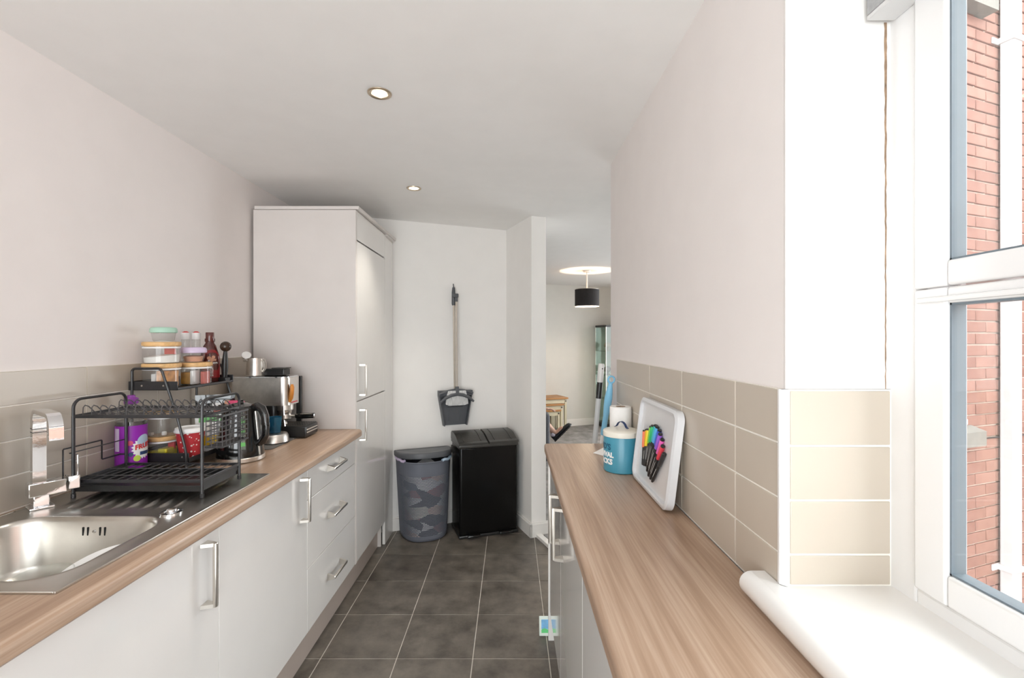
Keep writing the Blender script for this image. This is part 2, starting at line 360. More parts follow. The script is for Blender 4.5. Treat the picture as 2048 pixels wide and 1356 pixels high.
# right wall with the window opening between y -0.45 and 0.855
w = MB(); w.box(.495, .76, .855, 2.34, 0, CZ); w.box(.495, .76, -.20, .855, 0, .90); w.box(.495, .76, -.20, .855, 2.13, CZ); w.box(.495, .76, -1.36, -.20, 0, CZ)
wr = struct(w.build('wall_right', M['paint_pink']))
rv = MB(); rv.box(.495, .684, .851, .8555, 1.292, 2.13)
struct(rv.build('trim_1', M['paint_white']))
w = MB(); w.box(-1.55, .76, -1.5, -1.35, 2.16, CZ); w.box(-1.55, -1.36, -1.5, -1.35, 0, 2.16); w.box(.66, .76, -1.5, -1.35, 0, 2.16)
struct(w.build('wall_rear', M['paint_white']))
f = MB()
for a0, a1, b0, b1 in ((-1.36, -1.30, .0, 2.16), (.60, .66, .0, 2.16), (-.39, -.31, .06, 2.10), (-1.30, .60, .0, .06), (-1.30, .60, 2.10, 2.16)): f.box(a0, a1, -1.46, -1.40, b0, b1)
rw = struct(f.build('fill_light_door', M['upvc'])); MB().box(-1.30, .60, -1.435, -1.43, .06, 2.1).build('pane', M['pane'], rw)  # unseen glazed door, added to let fill light in from behind
# rotated back partition and its short return wall (the pillar)
CORN = Vector((-.036, 3.746, 0))
def slab(p, q, n, t, z0, z1): return [(p.x, p.y), (q.x, q.y), ((q+n*t).x, (q+n*t).y), ((p+n*t).x, (p+n*t).y)]
bp0 = CORN - U*1.62
struct(MB().prism(slab(CORN, bp0, -NV, .11, 0, 1), 0, CZ).build('wall_back', M['paint_white']))
PE = CORN + NV*.478; 
struct(MB().prism([((CORN-NV*.11).x, (CORN-NV*.11).y), (PE.x, PE.y), ((PE+U*.113).x, (PE+U*.113).y), ((CORN-NV*.11+U*.113).x, (CORN-NV*.11+U*.113).y)], 0, CZ).build('wall_return', M['paint_white']))
def skirt(name, p, q, n, h=.10, t=.014):
    a = p; b = q
    poly = [(a.x, a.y), (b.x, b.y), ((b+n*t).x, (b+n*t).y), ((a+n*t).x, (a+n*t).y)]
    m = MB(); m.prism(poly, 0, h-.012)
    i = t*.45; poly2 = [(a.x, a.y), (b.x, b.y), ((b+n*i).x, (b+n*i).y), ((a+n*i).x, (a+n*i).y)]; m.prism(poly2, h-.012, h)
    return struct(m.build(name, M['skirting']))
skirt('baseboard_back', CORN+U*-.014, CORN-U*.93, NV)
skirt('baseboard_return', CORN+NV*.0, PE+NV*.014, -U)
skirt('baseboard_end', PE-U*.014, PE+U*.127, NV)
# floor threshold between tiles and carpet
T0 = PE+U*.05; Tn = Vector((math.sin(A), -math.cos(A), 0))
T1 = T0+Tn*.85
struct(MB().prism([((T0-U*.02).x, (T0-U*.02).y), ((T1-U*.02).x, (T1-U*.02).y), ((T1+U*.02).x, (T1+U*.02).y), ((T0+U*.02).x, (T0+U*.02).y)], 0, .022).build('trim_2', M['skirting']))
carpet = [(T0.x+.03, T0.y+.03), (T1.x+.02, T1.y), (.76, 2.42), (3.72, 3.5), (2.12, 8.1), (-2.8, 6.3), (-1.5, 3.24), ((CORN-NV*.05).x, (CORN-NV*.05).y)]
struct(MB().prism(carpet, -.002, .012).build('floor_living', M['carpet']))
# living room walls
FD = Vector((.934, .358, 0)); fp = Vector((.55, 7.36, 0)); FN = Vector((.358, -.934, 0))
struct(MB().prism(slab(fp-FD*3.6, fp+FD*1.75, -FN, .12, 0, 1), 0, CZ).build('wall_far', M['paint_grey']))
skirt('baseboard_far', fp-FD*3.5, fp+FD*1.7, FN, .12)
R0 = Vector((3.6, 3.50, 0)); R1 = fp+FD*1.68
rd = (R1-R0).normalized(); rn = Vector((rd.y, -rd.x, 0))
m = MB()
def seg(t0, t1, z0, z1): m.prism(slab(R0+rd*t0, R0+rd*t1, rn, .14, 0, 1), z0, z1)
LR = (R1-R0).length
seg(-.1, 1.1, 0, CZ); seg(LR-1.1, LR+.1, 0, CZ); seg(1.1, LR-1.1, 0, .5); seg(1.1, LR-1.1, 2.12, CZ)  # unseen opening left mid-wall, added to let daylight into this room
struct(m.build('wall_living_right', M['paint_grey']))
struct(MB().prism(slab(Vector((-2.8, 6.25, 0)), Vector((-1.56, 3.12, 0)), Vector((-.93, -.36, 0)), .1, 0, 1), 0, CZ).build('wall_living_left', M['paint_grey']))
# inner face of the wing wall (its brick skin is outside)
WD = Vector((math.cos(math.radians(20)), math.sin(math.radians(20)), 0)); WN = Vector((WD.y, -WD.x, 0))
w0 = Vector((.62, 2.345, 0)); 
struct(MB().prism(slab(w0+WD*.12-WN*.06, w0+WD*3.3-WN*.06, -WN, .05, 0, 1), 0, CZ).build('wall_living_front', M['paint_grey']))

# floor tiles (0.33 m), each a part of the floor
TM = MB().bbox(-.1634, .1634, -.1634, .1634, -.009, 0, .0015, 1).mesh('floor_tile', M['floor_tile'])
for i in range(-4, 2):
    for j in range(-9, 6):
        x = .1644-.165+.33*i+.33; y = 2.0454+.165+.33*j-.33
        if y > 3.72 or y < -1.3: continue
        mo('floor_tile', TM, floor, (x, y, random.uniform(-.0004, .0003)))

# wall tiles: left band and right band, four courses of 0.1 m
def tile_mesh(wd, ht, axis):
    a = wd/2-.0019; b = ht/2-.0019
    if axis == 'x': return MB().bbox(-.0035, .0035, -a, a, -b, b, .0015, 2).mesh('wall_tile', M['tile'])
    return MB().bbox(-a, a, -.0035, .0035, -b, b, .0015, 2).mesh('wall_tile', M['tile'])
cache = {}
def put_tile(parent, axis, c, wd, ht):
    k = (axis, round(wd, 4), round(ht, 4))
    if k not in cache: cache[k] = tile_mesh(wd, ht, axis)
    mo('wall_tile', cache[k], parent, c)
ROWS = [(1.1926, 1.292), (1.0926, 1.1926), (.9926, 1.0926), (.896, .9926)]
MB().box(-1.4305, -1.4245, -.4, 2.58, .893, 1.291).build('grout', M['grout'], wl)
ys = [-.4, -.017, .303, .623, .943, 1.263, 1.583, 1.903, 2.223, 2.543, 2.582]
for z0, z1 in ROWS:
    for a, b in zip(ys, ys[1:]): put_tile(wl, 'x', (-1.4258, (a+b)/2, (z0+z1)/2), b-a, z1-z0)
MB().box(.4895, .4955, .853, 2.178, .893, 1.291).build('grout', M['grout'], wr)
yr = [.857, 1.0257, 1.347, 1.661, 2.178]
for z0, z1 in ROWS:
    for a, b in zip(yr, yr[1:]): put_tile(wr, 'x', (.4908, (a+b)/2, (z0+z1)/2), b-a, z1-z0)
MB().box(.497, .684, .8495, .8555, .938, 1.291).build('grout', M['grout'], wr)
RROW = [(1.1895, 1.290), (1.0915, 1.1895), (.994, 1.0915), (.9385, .994)]
for z0, z1 in RROW: put_tile(wr, 'y', (.5915, .8508, (z0+z1)/2), .183, z1-z0)
tr = MB(); tr.lathe([(.0135, 0), (.0135, .352)], (.4985, .8585, .939), 8, a0=PI, a1=1.5*PI)
tr.box(.485, .4985, .853, .8585, .939, 1.291); tr.box(.4935, .4985, .845, .8585, .939, 1.291)
tr.build('corner_trim', M['upvc'], wr)

# window: outer frame, sash, transom, beads, panes, sill, blind
wn = MB()
Y1, Y0, ZB, ZT = .847, -.20, .938, 2.13
wn.bbox(.684, .754, .797, Y1+.008, ZB-.03, ZT, .004); wn.bbox(.684, .754, Y0, Y0+.05, ZB-.03, ZT, .004)
wn.bbox(.685, .753, Y0+.049, .798, ZB-.03, .962, .004); wn.bbox(.685, .753, Y0+.049, .798, ZT-.05, ZT-.001, .004)
win = struct(wn.build('window_1', M['upvc']))
def sash(z0, z1, bot, top, nm):
    so = None
    for (a, b, c, d) in ((.735, .795, z0, z1), (Y0+.052, Y0+.112, z0, z1), (Y0+.1125, .7345, z0+.0004, z0+bot), (Y0+.1125, .7345, z1-top, z1-.0004)):
        s = MB(); s.bbox(.677, .713, a, b, c, d, .005, 3); so_ = s.build('sash_bar' if so else nm, M['upvc'], so or win); so = so or so_
    g0, g1, h0, h1 = .735, Y0+.112, z0+bot, z1-top
    gs = MB()
    gs.box(.6835, .7065, g0-.003, g0, h0, h1); gs.box(.6835, .7065, g1, g1+.003, h0, h1)
    gs.box(.6835, .7065, g1, g0, h0, h0+.003); gs.box(.6835, .7065, g1, g0, h1-.003, h1)
    gs.build('gasket', M['gasket'], so)
    pn = MB(); pn.box(.6855, .6875, g1, g0, h0, h1); pn.box(.7035, .7055, g1, g0, h0, h1); pn.build('pane', M['pane'], so)
sash(.964, 1.463, .05, .0255, 'sash')
sash(1.4645, 2.078, .040, .05, 'sash')
wt = MB(); wt.bbox(.671, .6775, Y0+.06, .785, 1.440, 1.449, .003); wt.build('drip_bead', M['upvc'], win)
ck = MB()
random.seed(3); pts = []
for i in range(60):
    z = 1.292+.66*i/59; wdt = .0004+.0016*(i/59)**2+.0008*random.random(); pts.append((z, .6752+random.uniform(-.0005, .0005), wdt))
for (a, b) in zip(pts, pts[1:]):
    ck.add([(a[1]-a[2], .8502, a[0]), (a[1]+a[2], .8502, a[0]), (b[1]+b[2], .8502, b[0]), (b[1]-b[2], .8502, b[0]), (a[1]-a[2], .8515, a[0]), (a[1]+a[2], .8515, a[0]), (b[1]+b[2], .8515, b[0]), (b[1]-b[2], .8515, b[0])],
           [(0, 1, 2, 3), (4, 7, 6, 5), (0, 4, 5, 1), (1, 5, 6, 2), (2, 6, 7, 3), (3, 7, 4, 0)], False)
ck.build('cracked_filler', M['crack'], win)
sl = MB()
pr = [(.690, .893)]+[(.4600-.0225*math.cos(t), .9155+.0225*math.sin(t)) for t in [(-PI/2+PI*i/10) for i in range(11)]]+[(.690, .938)]
# main board between the reveals and the ear beyond the reveal
sl.prism(pr, -.20, .853, 'y'); 
pr2 = [(.4862, .893)]+pr[1:-1]+[(.4862, .938)]
sl.prism(pr2, .853, .905, 'y')
so = sl.build('trim_3', M['sill']); struct(so)
bd = thing('roller_blind', 'grey fabric roller blind cassette above the kitchen window', 'blind', (.655, .2, 1.95))
b = MB(); b.bbox(.634, .640, -.19, .842, 1.957, 2.10, .002); b.build('blind_front', M['blind'], bd, True)
b = MB(); b.bbox(.634, .684, -.19, .842, 1.949, 1.957, .002); b.box(.640, .683, -.19, -.186, 1.957, 2.1); b.box(.640, .683, .838, .842, 1.957, 2.1); b.build('cassette', M['blind_bar'], bd, True)
b = MB(); b.lathe([(.017, -.185), (.017, .835)], (0, 0, 0), 16, M=Matrix.Translation((.662, 0, 2.05)) @ Matrix.Rotation(-PI/2, 4, 'X')); b.build('fabric_roll', M['blind'], bd, True)

# ------------------------------------------------------------------ outside: brick wing, pipe, stone sills, yard
PW = Vector((2.89, 3.0, 0))                   # a point on the brick face
brk = MB(); brk.prism(slab(PW-WD*2.1-WN*.0, PW+WD*2.6, -WN, .08, 0, 1), -2.6, 5.0)
ext = struct(brk.build('wall_exterior', M['mortar']))
bl, bh, g = .215, .065, .010
BM_ = MB().bbox(-bl/2, bl/2, -.010, .010, -bh/2, bh/2, .003, 1).mesh('brick', M['brick'])
HB = None
random.seed(11)
far = MB(); angw = math.atan2(WD.y, WD.x)
for c in range(-38, 64):
    z = c*.075+.0375
    off = .1125 if c % 2 else 0
    for k in range(-9, 12):
        t = k*.225+off-.03
        p = PW+WD*t+WN*(.002+random.uniform(-.001, .0015))
        if -.22 < t < .78 and -.75 < z < 3.62:
            mo('brick', BM_, ext, (p.x, p.y, z+random.uniform(-.0012, .0012)), (0, 0, angw+random.uniform(-.006, .006)))
        else:
            far.bbox(-bl/2, bl/2, -.010, .010, -bh/2, bh/2, .003, 1, M=Matrix.Translation((p.x, p.y, z)) @ Matrix.Rotation(angw, 4, 'Z'))
tag(far.build('brickwork', M['brick'], ext, fix=False), kind='stuff')
RW = Matrix.Translation((PW.x, PW.y, 0)) @ Matrix.Rotation(angw, 4, 'Z')     # local: x along wall, -y outward
dp = thing('downpipe', 'white square drainpipe running up the brick wall outside', 'drainpipe', tuple(RW @ Vector((.360, -.06, -2.5))), angw)
RM[dp.name] = Matrix.Translation(RW @ Vector((.360, -.06, -2.5))) @ Matrix.Rotation(angw, 4, 'Z')
b = MB(); b.bbox(-.05, .05, -.035, .035, -.06, 7.4, .008, 2); b.build('pipe', M['pipe'], dp)
for zc in (2.5+3.33, 2.5-.10, 2.5+1.9):
    b = MB(); b.bbox(-.115, .115, .038, .048, zc-.02, zc+.02, .004); b.bbox(-.056, .056, -.041, .040, zc-.02, zc+.02, .004); b.build('bracket', M['pipe'], dp)
def stone(z, lab, end):
    o = MB(); 
    o.prism([(-.09, z-.045), (.0, z-.045), (.0, z+.075), (-.09, z+.045)], -.75, end, 'x', M=RW)
    o = o.build('stone_sill', M['stone']); tag(o, lab, 'window sill'); return o
stone(.77, 'cast stone sill on the brick wall outside, level with the lower pane', .03)
stone(3.50, 'cast stone sill high on the brick wall outside, at the top of the window', .16)
f = MB(M=RW); f.bbox(-.78, -.045, -.035, .0, .85, .885, .004); f.bbox(-.13, -.09, -.034, 0, .885, 1.9, .004); f.bbox(-.78, -.74, -.034, 0, .885, 1.9, .004); f.bbox(-.78, -.09, -.035, 0, 1.9, 1.94, .004)
w3 = struct(f.build('window_3', M['upvc'])); g_ = MB(M=RW); g_.box(-.74, -.13, -.02, -.015, .885, 1.9); g_.build('pane', M['cabinetglass'], w3)
cb = MB(M=RW); cb.tube([(x, -.0165, .742+.004*math.sin(x*9)) for x in [.12+.1*i for i in range(20)]], .0045, 6)
tag(cb.build('cable', M['black_rubber']), 'thin black cable clipped along the brick wall outside', 'cable')
struct(MB().box(.76, 14, -12, 12, -2.7, -2.6).build('ground', M['ground']))
struct(MB().box(6.2, 6.5, -11, 3.6, -2.6, 4.2).build('sky_blocker_wall', M['render_wall']))  # unseen wall, added to cut the low sky reaching the window

# ------------------------------------------------------------------ kitchen units
def handle(par, x, y, z, axis, o, L=.178):
    b = MB(); h = L/2
    if axis == 'z':
        b.bbox(x+o*.027, x+o*.038, y-.0065, y+.0065, z-h, z+h, .003, 2)
        for s in (-1, 1):
            z0, z1 = z+s*h, z+s*(h-.010)
            b.prism([(x, y-.016), (x+o*.030, y-.0065), (x+o*.030, y+.0065), (x, y+.016)], min(z0, z1), max(z0, z1))
    else:
        b.bbox(x+o*.027, x+o*.038, y-h, y+h, z-.0065, z+.0065, .003, 2)
        for s in (-1, 1):
            y0, y1 = y+s*h, y+s*(h-.010)
            b.prism([(x, z-.016), (x+o*.030, z-.0065), (x+o*.030, z+.0065), (x, z+.016)], min(y0, y1), max(y0, y1), 'y')
    return b.build('handle', M['handle'], par, True)
def front(nm, root, xf, o, y0, y1, z0, z1):
    a = .0015; b = MB(); b.bbox(xf, xf-o*.018, y0+a, y1-a, z0+a, z1-a, .0012, 2)
    d = b.build(nm, M['cab'], root, True)
    for yy in (y0+a, y1-a):
        s = -1 if yy < (y0+y1)/2 else 1
        e = MB(); e.box(xf-o*.001, xf-o*.017, yy, yy+s*.0006, z0+.003, z1-.003); e.build('edge_strip', M['cabedge'], d, True)
    return d
def carcass(root, xa, xb, y0, y1, z0=.15, z1=.852):
    b = MB(); b.box(xa, xb, y0+.0005, y0+.0165, z0, z1); b.box(xa, xb, y1-.0165, y1-.0005, z0, z1); b.box(xa, xb, y0+.0165, y1-.0165, z0, z0+.016)
    xm = xa if abs(xa) > abs(xb) else xb
    return b.build('carcass', M['carcass'], root, True)
XF = -.851; XB = XF-.019
def base_unit(lab, y0, y1, hy, cat='cabinet'):
    t = thing('base_cabinet', lab, cat, (-1.1, (y0+y1)/2, 0))
    carcass(t, -1.41, XB, y0, y1)
    if hy is not None:
        d = front('door', t, XF, 1, y0, y1, .153, .847); handle(d, XF, hy, .73, 'z', 1)
    return t
G = 'kitchen base cabinets'
base_unit('gloss cream cabinet left of the sink cabinet, closest to the camera', .175, .775, .24)
base_unit('gloss cream cabinet under the sink bowl with a long upright handle', .775, 1.375, 1.308)
base_unit('gloss cream cabinet with upright handle between sink cabinet and drawers', 1.375, 1.972, 1.918)
t = thing('drawer_cabinet', 'gloss cream cabinet with three drawers next to the tall fridge unit', 'cabinet', (-1.1, 2.27, 0))
carcass(t, -1.41, XB, 1.972, 2.575)
for z0, z1, hz in ((.153, .421, .279), (.421, .709, .567), (.709, .847, .784)):
    d = front('drawer', t, XF, 1, 1.972, 2.575, z0, z1); handle(d, XF, 2.27, hz, 'y', 1, .165)
pl = MB(); pl.box(-.907, -.891, .175, 3.185, 0, .148)
tag(pl.build('plinth', M['plinth']), 'taupe kickboard running along the floor under the sink cabinets', 'kickboard')
# tall fridge unit
t = thing('tall_cabinet', 'tall cream fridge housing with two handled doors at the end of the worktop', 'cabinet', (-1.1, 2.88, 0))
b = MB(); b.bbox(-1.412, XF+.001, 2.585, 2.603, .150, 2.094, .0012, 1); b.build('side_panel', M['carcass'], t, True)
b = MB(); b.box(-1.40, XB, 3.150, 3.166, 0, 2.094); b.box(-1.40, -1.39, 2.603, 3.15, .1, 2.094); b.box(-1.40, XB, 2.603, 3.15, .15, .166); b.box(-1.40, XB, 2.603, 3.15, 1.03, 1.046); b.build('carcass', M['carcass'], t, True)
b = MB(); b.bbox(-1.405, -.833, 2.583, 3.17, 2.096, 2.114, .0015, 1); b.prism([(-.87, 3.17), (-.833, 3.17), (-.833, 3.415), (-.87, 3.40)], 2.096, 2.114); b.build('top_panel', M['carcass'], t, True)
d = front('door', t, XF, 1, 2.603, 3.186, .153, 1.037); handle(d, XF, 2.665, .902, 'z', 1)
d = front('door', t, XF, 1, 2.603, 3.186, 1.041, 1.928); handle(d, XF, 2.665, 1.155, 'z', 1)
front('top_fascia', t, XF, 1, 2.603, 3.186, 1.934, 2.094)
b = MB(); b.prism([(XF, 3.188), (XF, 3.395), (XF-.018, 3.388), (XF-.018, 3.188)], .0, 2.094); b.build('filler_panel', M['cab'], t, True)
b = MB(); b.bbox(-.862, -.836, 3.19, 3.39, 2.082, 2.0955, .003); b.build('cornice_end', M['carcass'], t, True)

# left worktop with sink cut-out
ZW = .893
def wt_profile(x_back, x_front, o, r=.016):
    # rounded front nose; o=+1 nose towards +x
    z0, z1 = .853, ZW
    pts = [(x_back, z0), (x_front-o*.006, z0), (x_front, z0+.006)]
    for i in range(7):
        an = PI/2*i/6; pts.append((x_front-o*r+o*r*math.cos(an), z1-r+r*math.sin(an)))
    pts.append((x_back, z1)); return pts
b = MB(); b.prism(wt_profile(-.905, -.816, 1), 0.16, 2.582, 'y')
b.box(-1.424, -1.345, 0.16, 2.582, .853, ZW); b.box(-1.345, -.905, 0.16, .93, .853, ZW); b.box(-1.345, -.905, 1.30, 2.582, .853, ZW)
tag(b.build('worktop', M['worktop']), 'long brown wood-effect worktop with the sink set into it', 'worktop')
# right run
XR = .176
GR = 'cabinets under the narrow worktop'
def right_unit(lab, y0, y1, hy):
    t = thing('base_cabinet', lab, 'cabinet', (.34, (y0+y1)/2, 0))
    carcass(t, XR+.019, .488, y0, y1)
    d = front('door', t, XR, -1, y0, y1, .153, .847)
    if hy is not None: handle(d, XR, hy, .722, 'z', -1)
right_unit('gloss cabinet under the narrow worktop at the end nearest the black bin', 1.668, 2.163, 1.735)
right_unit('gloss cabinet under the narrow worktop whose handle faces the end cabinet', 1.163, 1.668, 1.60)
right_unit('gloss cabinet under the narrow worktop, third from the bin end', .56, 1.163, None)
b = MB(); b.bbox(XR-.004, .488, 2.165, 2.183, 0, .852, .001, 1); tag(b.build('end_panel', M['cabedge']), 'pale upright end panel closing the narrow cabinet run by the mop', 'panel')
b = MB(); b.box(.225, .24, .56, 2.163, 0, .148); tag(b.build('plinth', M['plinth']), 'taupe kickboard set back under the narrow cabinet run', 'kickboard')
b = MB(); b.prism(wt_profile(.4865, .157, -1, .012), .1, 2.22, 'y')
tag(b.build('worktop', M['worktop']), 'narrow brown wood-effect worktop along the window wall', 'worktop')

# ------------------------------------------------------------------ sink
def ray_poly(poly, c, an):
    dx, dy = math.cos(an), math.sin(an); best = 0
    for i in range(len(poly)):
        (x1, y1), (x2, y2) = poly[i], poly[(i+1) % len(poly)]
        ex, ey = x2-x1, y2-y1; den = dx*ey-dy*ex
        if abs(den) < 1e-12: continue
        t = ((x1-c[0])*ey-(y1-c[1])*ex)/den; u = ((x1-c[0])*dy-(y1-c[1])*dx)/den
        if -1e-9 <= u <= 1+1e-9 and t > best: best = t
    return best
sk = thing('sink', 'stainless steel sink and ribbed drainer set in the brown worktop', 'sink', (-1.12, 1.3, ZW))
OX0, OX1, OY0, OYM, OY1 = -1.397, -.876, .907, 1.326, 1.703
cx, cy = -1.1275, 1.115
inner = rrect(-1.328, -.925, .947, 1.286, .075, 8); outer = [(OX0, OY0), (OX1, OY0), (OX1, OYM), (OX0, OYM)]
angs = sorted(set([2*PI*i/96 for i in range(96)]+[math.atan2(y-cy, x-cx) % (2*PI) for x, y in outer]))
n = len(angs); zt = ZW+.004
def ring(poly, inset, z): return [(cx+(ray_poly(poly, (cx, cy), a)-inset)*math.cos(a), cy+(ray_poly(poly, (cx, cy), a)-inset)*math.sin(a), z) for a in angs]
loops = [ring(outer, 0, zt), ring(inner, -.012, zt), ring(inner, -.006, zt+.0015), ring(inner, 0, zt-.001), ring(inner, .005, zt-.012), ring(inner, .016, .775), ring(inner, .028, .752), ring(inner, .055, .743), ring(inner, .12, .740)]
b = MB(); vs = [p for l in loops for p in l]; fs = []
for i in range(len(loops)-1):
    for j in range(n): fs.append((i*n+j, i*n+(j+1) % n, (i+1)*n+(j+1) % n, (i+1)*n+j))
vs.append((cx, cy, .7385)); fs += [((len(loops)-1)*n+j, (len(loops)-1)*n+(j+1) % n, len(vs)-1) for j in range(n)]
b.add(vs, fs)
b.build('bowl', M['sinksteel'], sk, True, 50, fix=False)
b = MB(); nx, ny = 150, 44; vs = []; fs = []
for j in range(ny+1):
    y = OYM+(OY1-OYM)*j/ny
    for i in range(nx+1):
        x = OX0+(OX1-OX0)*i/nx
        ex = min(1, max(0, min(x+1.315, -.965-x)/.012)); ey = min(1, max(0, min(y-1.352, 1.665-y)/.02))
        k = ex*ey
        xx = x+(y-1.50)*.12
        z = zt-.003*k+k*.0072*max(0, math.cos(2*PI*xx/.043))**2
        if x < OX0+.005 or x > OX1-.005 or y > OY1-.006: z = zt+.0012
        vs.append((x, y, z))
for j in range(ny):
    for i in range(nx):
        a = j*(nx+1)+i; fs.append((a, a+1, a+nx+2, a+nx+1))
b.add(vs, fs); b.build('drainer', M['sinksteel'], sk, True, 60, fix=False)
b = MB()
for p in ([OX0, OX0-.004, OY0-.004, OY1+.004], [OX1, OX1+.004, OY0-.004, OY1+.004]): b.bbox(min(p[0], p[1]), max(p[0], p[1]), p[2], p[3], ZW, zt+.001, .001)
b.bbox(OX0, OX1, OY0-.004, OY0, ZW, zt+.001, .001); b.bbox(OX0, OX1, OY1, OY1+.004, ZW, zt+.001, .001); b.build('rim', M['sinksteel'], sk, True)
for dx in (-.033, -.020, .013, .026): b = MB(); b.bbox(-1.126+dx-.0025, -1.126+dx+.0025, 1.2772, 1.285, .850, .873, .0015); b.build('overflow_slot', M['dark_void'], sk, True)
b = MB(); b.lathe([(0, .0025), (.004, .002), (.005, 0)], (0, 0, 0), 14, M=Matrix.Translation((-1.129, 1.2785, .8615)) @ Matrix.Rotation(PI/2, 4, 'X')); b.build('overflow_screw', M['chrome'], sk, True)
b = MB(); b.lathe([(.036, .0), (.036, .004), (.024, .005), (.022, .002), (0, .002)], (-.948, 1.318, zt), 28, sx=.75, sy=.75); b.lathe([(.0125, .0), (.0125, .010), (.011, .012), (0, .012)], (-.948, 1.318, zt), 22); b.build('waste_knob', M['chrome'], sk, True)
b = MB(); b.lathe([(.042, .004), (.040, .006), (.03, .003), (.0, .002)], (cx, cy, .7385), 28); b.build('plug_hole', M['chrome'], sk, True)

# tap
tp = thing('mixer_tap', 'square chrome mixer tap with long arched spout behind the sink bowl', 'tap', (-1.358, 1.362, ZW), math.radians(-35))
b = MB(); b.bbox(-.027, .027, -.027, .027, .004, .011, .003); b.build('base_plate', M['chrome'], tp)
b = MB(); b.bbox(-.0175, .0175, -.0175, .0175, .010, .044, .003); b.build('pedestal', M['chrome'], tp)
b = MB(); b.bbox(-.021, .021, -.028, .0535, .040, .079, .003); b.build('body', M['chrome'], tp)
b = MB(); b.bbox(-.020, .020, .0565, .084, .044, .083, .003); b.build('cartridge', M['chrome'], tp)
b = MB(); b.bbox(-.008, .008, .078, .083, .082, .142, .002); b.build('lever', M['chrome'], tp)
b = MB(); hw = .0145; vs = []; fs = []
path = [(0, .079, .014), (0, .245, .014)]
for i in range(1, 7): an = PI-PI/2*i/6; path.append((.030+.030*math.cos(an), .255+.030*math.sin(an), .014-.0085*i/6))
path.append((.150, .2855, .0055))
for i in range(1, 7): an = PI/2-PI/2*.94*i/6; path.append((.150+.040*math.cos(an), .2455+.040*math.sin(an), .0055))
path.append((path[-1][0]+.001, .222, .0055))
for i, (x, z, th) in enumerate(path):
    p = path[max(0, i-1)]; q = path[min(len(path)-1, i+1)]; tx, tz = q[0]-p[0], q[1]-p[1]; l = math.hypot(tx, tz); nx_, nz_ = -tz/l, tx/l
    for sy, st in ((-1, 1), (1, 1), (1, -1), (-1, -1)): vs.append((x+nx_*th*st, -.004+sy*hw, z+nz_*th*st))
for i in range(len(path)-1):
    for k in range(4): fs.append((4*i+k, 4*i+(k+1) % 4, 4*i+4+(k+1) % 4, 4*i+4+k))
fs += [(0, 1, 2, 3), tuple(4*(len(path)-1)+k for k in (3, 2, 1, 0))]
b.add(vs, fs); b.build('spout', M['chrome'], tp, ang=32)
for zc in (.222, .232): b = MB(); b.bbox(-.0146, .0146, -.0191, .0111, zc, zc+.002, .0006); b.build('spout_joint', M['black_rubber'], tp)
# dish and plate in the bowl
LOC = (-1.141, 1.15, .7395)
b = MB(); b.lathe([(0, .004), (.044, .004), (.050, .014), (.056, .070), (.058, .071), (.058, .069), (.053, .012), (.046, .0), (0, .0)], (0, 0, 0), 40); o = b.build('glass_dish', M['clearglass']); o.location = LOC; tag(o, 'small clear glass dish lying in the sink bowl', 'dish')
LOC = (-1.02, 1.165, .79)
Mp = Matrix.Rotation(math.radians(19), 4, 'X') @ Matrix.Rotation(math.radians(-6), 4, 'Y')
b = MB(M=Mp); b.lathe([(0, .0), (.062, .0), (.072, .006), (.103, .014), (.104, .016), (.102, .017), (.070, .010), (.060, .004), (0, .004)], (0, 0, 0), 44); o = b.build('plate', M['ink_white']); o.location = LOC; tag(o, 'white plate tilted against the side of the sink bowl', 'plate')

# ------------------------------------------------------------------ dish rack
RX0, RX1, RY0, RY1 = -1.337, -.944, 1.442, 1.640
zb = zt+.001
dr = thing('dish_rack', 'black two-tier wire dish rack standing on the drainer', 'dish rack', ((RX0+RX1)/2, (RY0+RY1)/2, zb))
for x, y in ((RX0, RY0), (RX1, RY0), (RX0, RY1), (RX1, RY1)):
    b = MB(); b.tube([(x, y, zb+.006), (x, y, 1.147)], .0048, 8); b.lathe([(.0062, 0), (.0062, .012), (.004, .013)], (x, y, zb), 10); b.build('post', M['black_metal'], dr, True)
for x in (RX0, RX1):
    b = MB(); pts = [(x, RY0, 1.14)]
    for i in range(7): an = PI-PI/2*i/6; pts.append((x, RY0+.028+.028*math.cos(an), 1.170+.028*math.sin(an)))
    for i in range(7): an = PI/2-PI/2*i/6; pts.append((x, RY1-.028+.028*math.cos(an), 1.170+.028*math.sin(an)))
    pts.append((x, RY1, 1.14)); b.tube(pts, .0044, 8); b.build('side_hoop', M['black_metal'], dr, True)
def rim(nm, z, h, d=.004):
    b = MB()
    b.bbox(RX0-.003, RX1+.003, RY0-d/2, RY0+d/2, z, z+h, .0012); b.bbox(RX0-.003, RX1+.003, RY1-d/2, RY1+d/2, z, z+h, .0012)
    b.bbox(RX0-d/2, RX0+d/2, RY0, RY1, z, z+h, .0012); b.bbox(RX1-d/2, RX1+d/2, RY0, RY1, z, z+h, .0012)
    return b.build(nm, M['black_metal'], dr, True)
up = rim('upper_rim', 1.141, .010); lo = rim('lower_rim', .944, .010)
def wires(z, step, par, cross):
    b = MB(); x = RX0+step
    while x < RX1-.01: b.tube([(x, RY0, z), (x, RY1, z)], .0016, 5); x += step
    for yy in cross: b.tube([(RX0, yy, z+.003), (RX1, yy, z+.003)], .0018, 5)
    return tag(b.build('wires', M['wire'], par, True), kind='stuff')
wires(.949, .030, lo, (RY0+.05, RY0+.13)); wires(1.144, .032, up, (RY0+.03, RY0+.062, RY1-.062, RY1-.03))
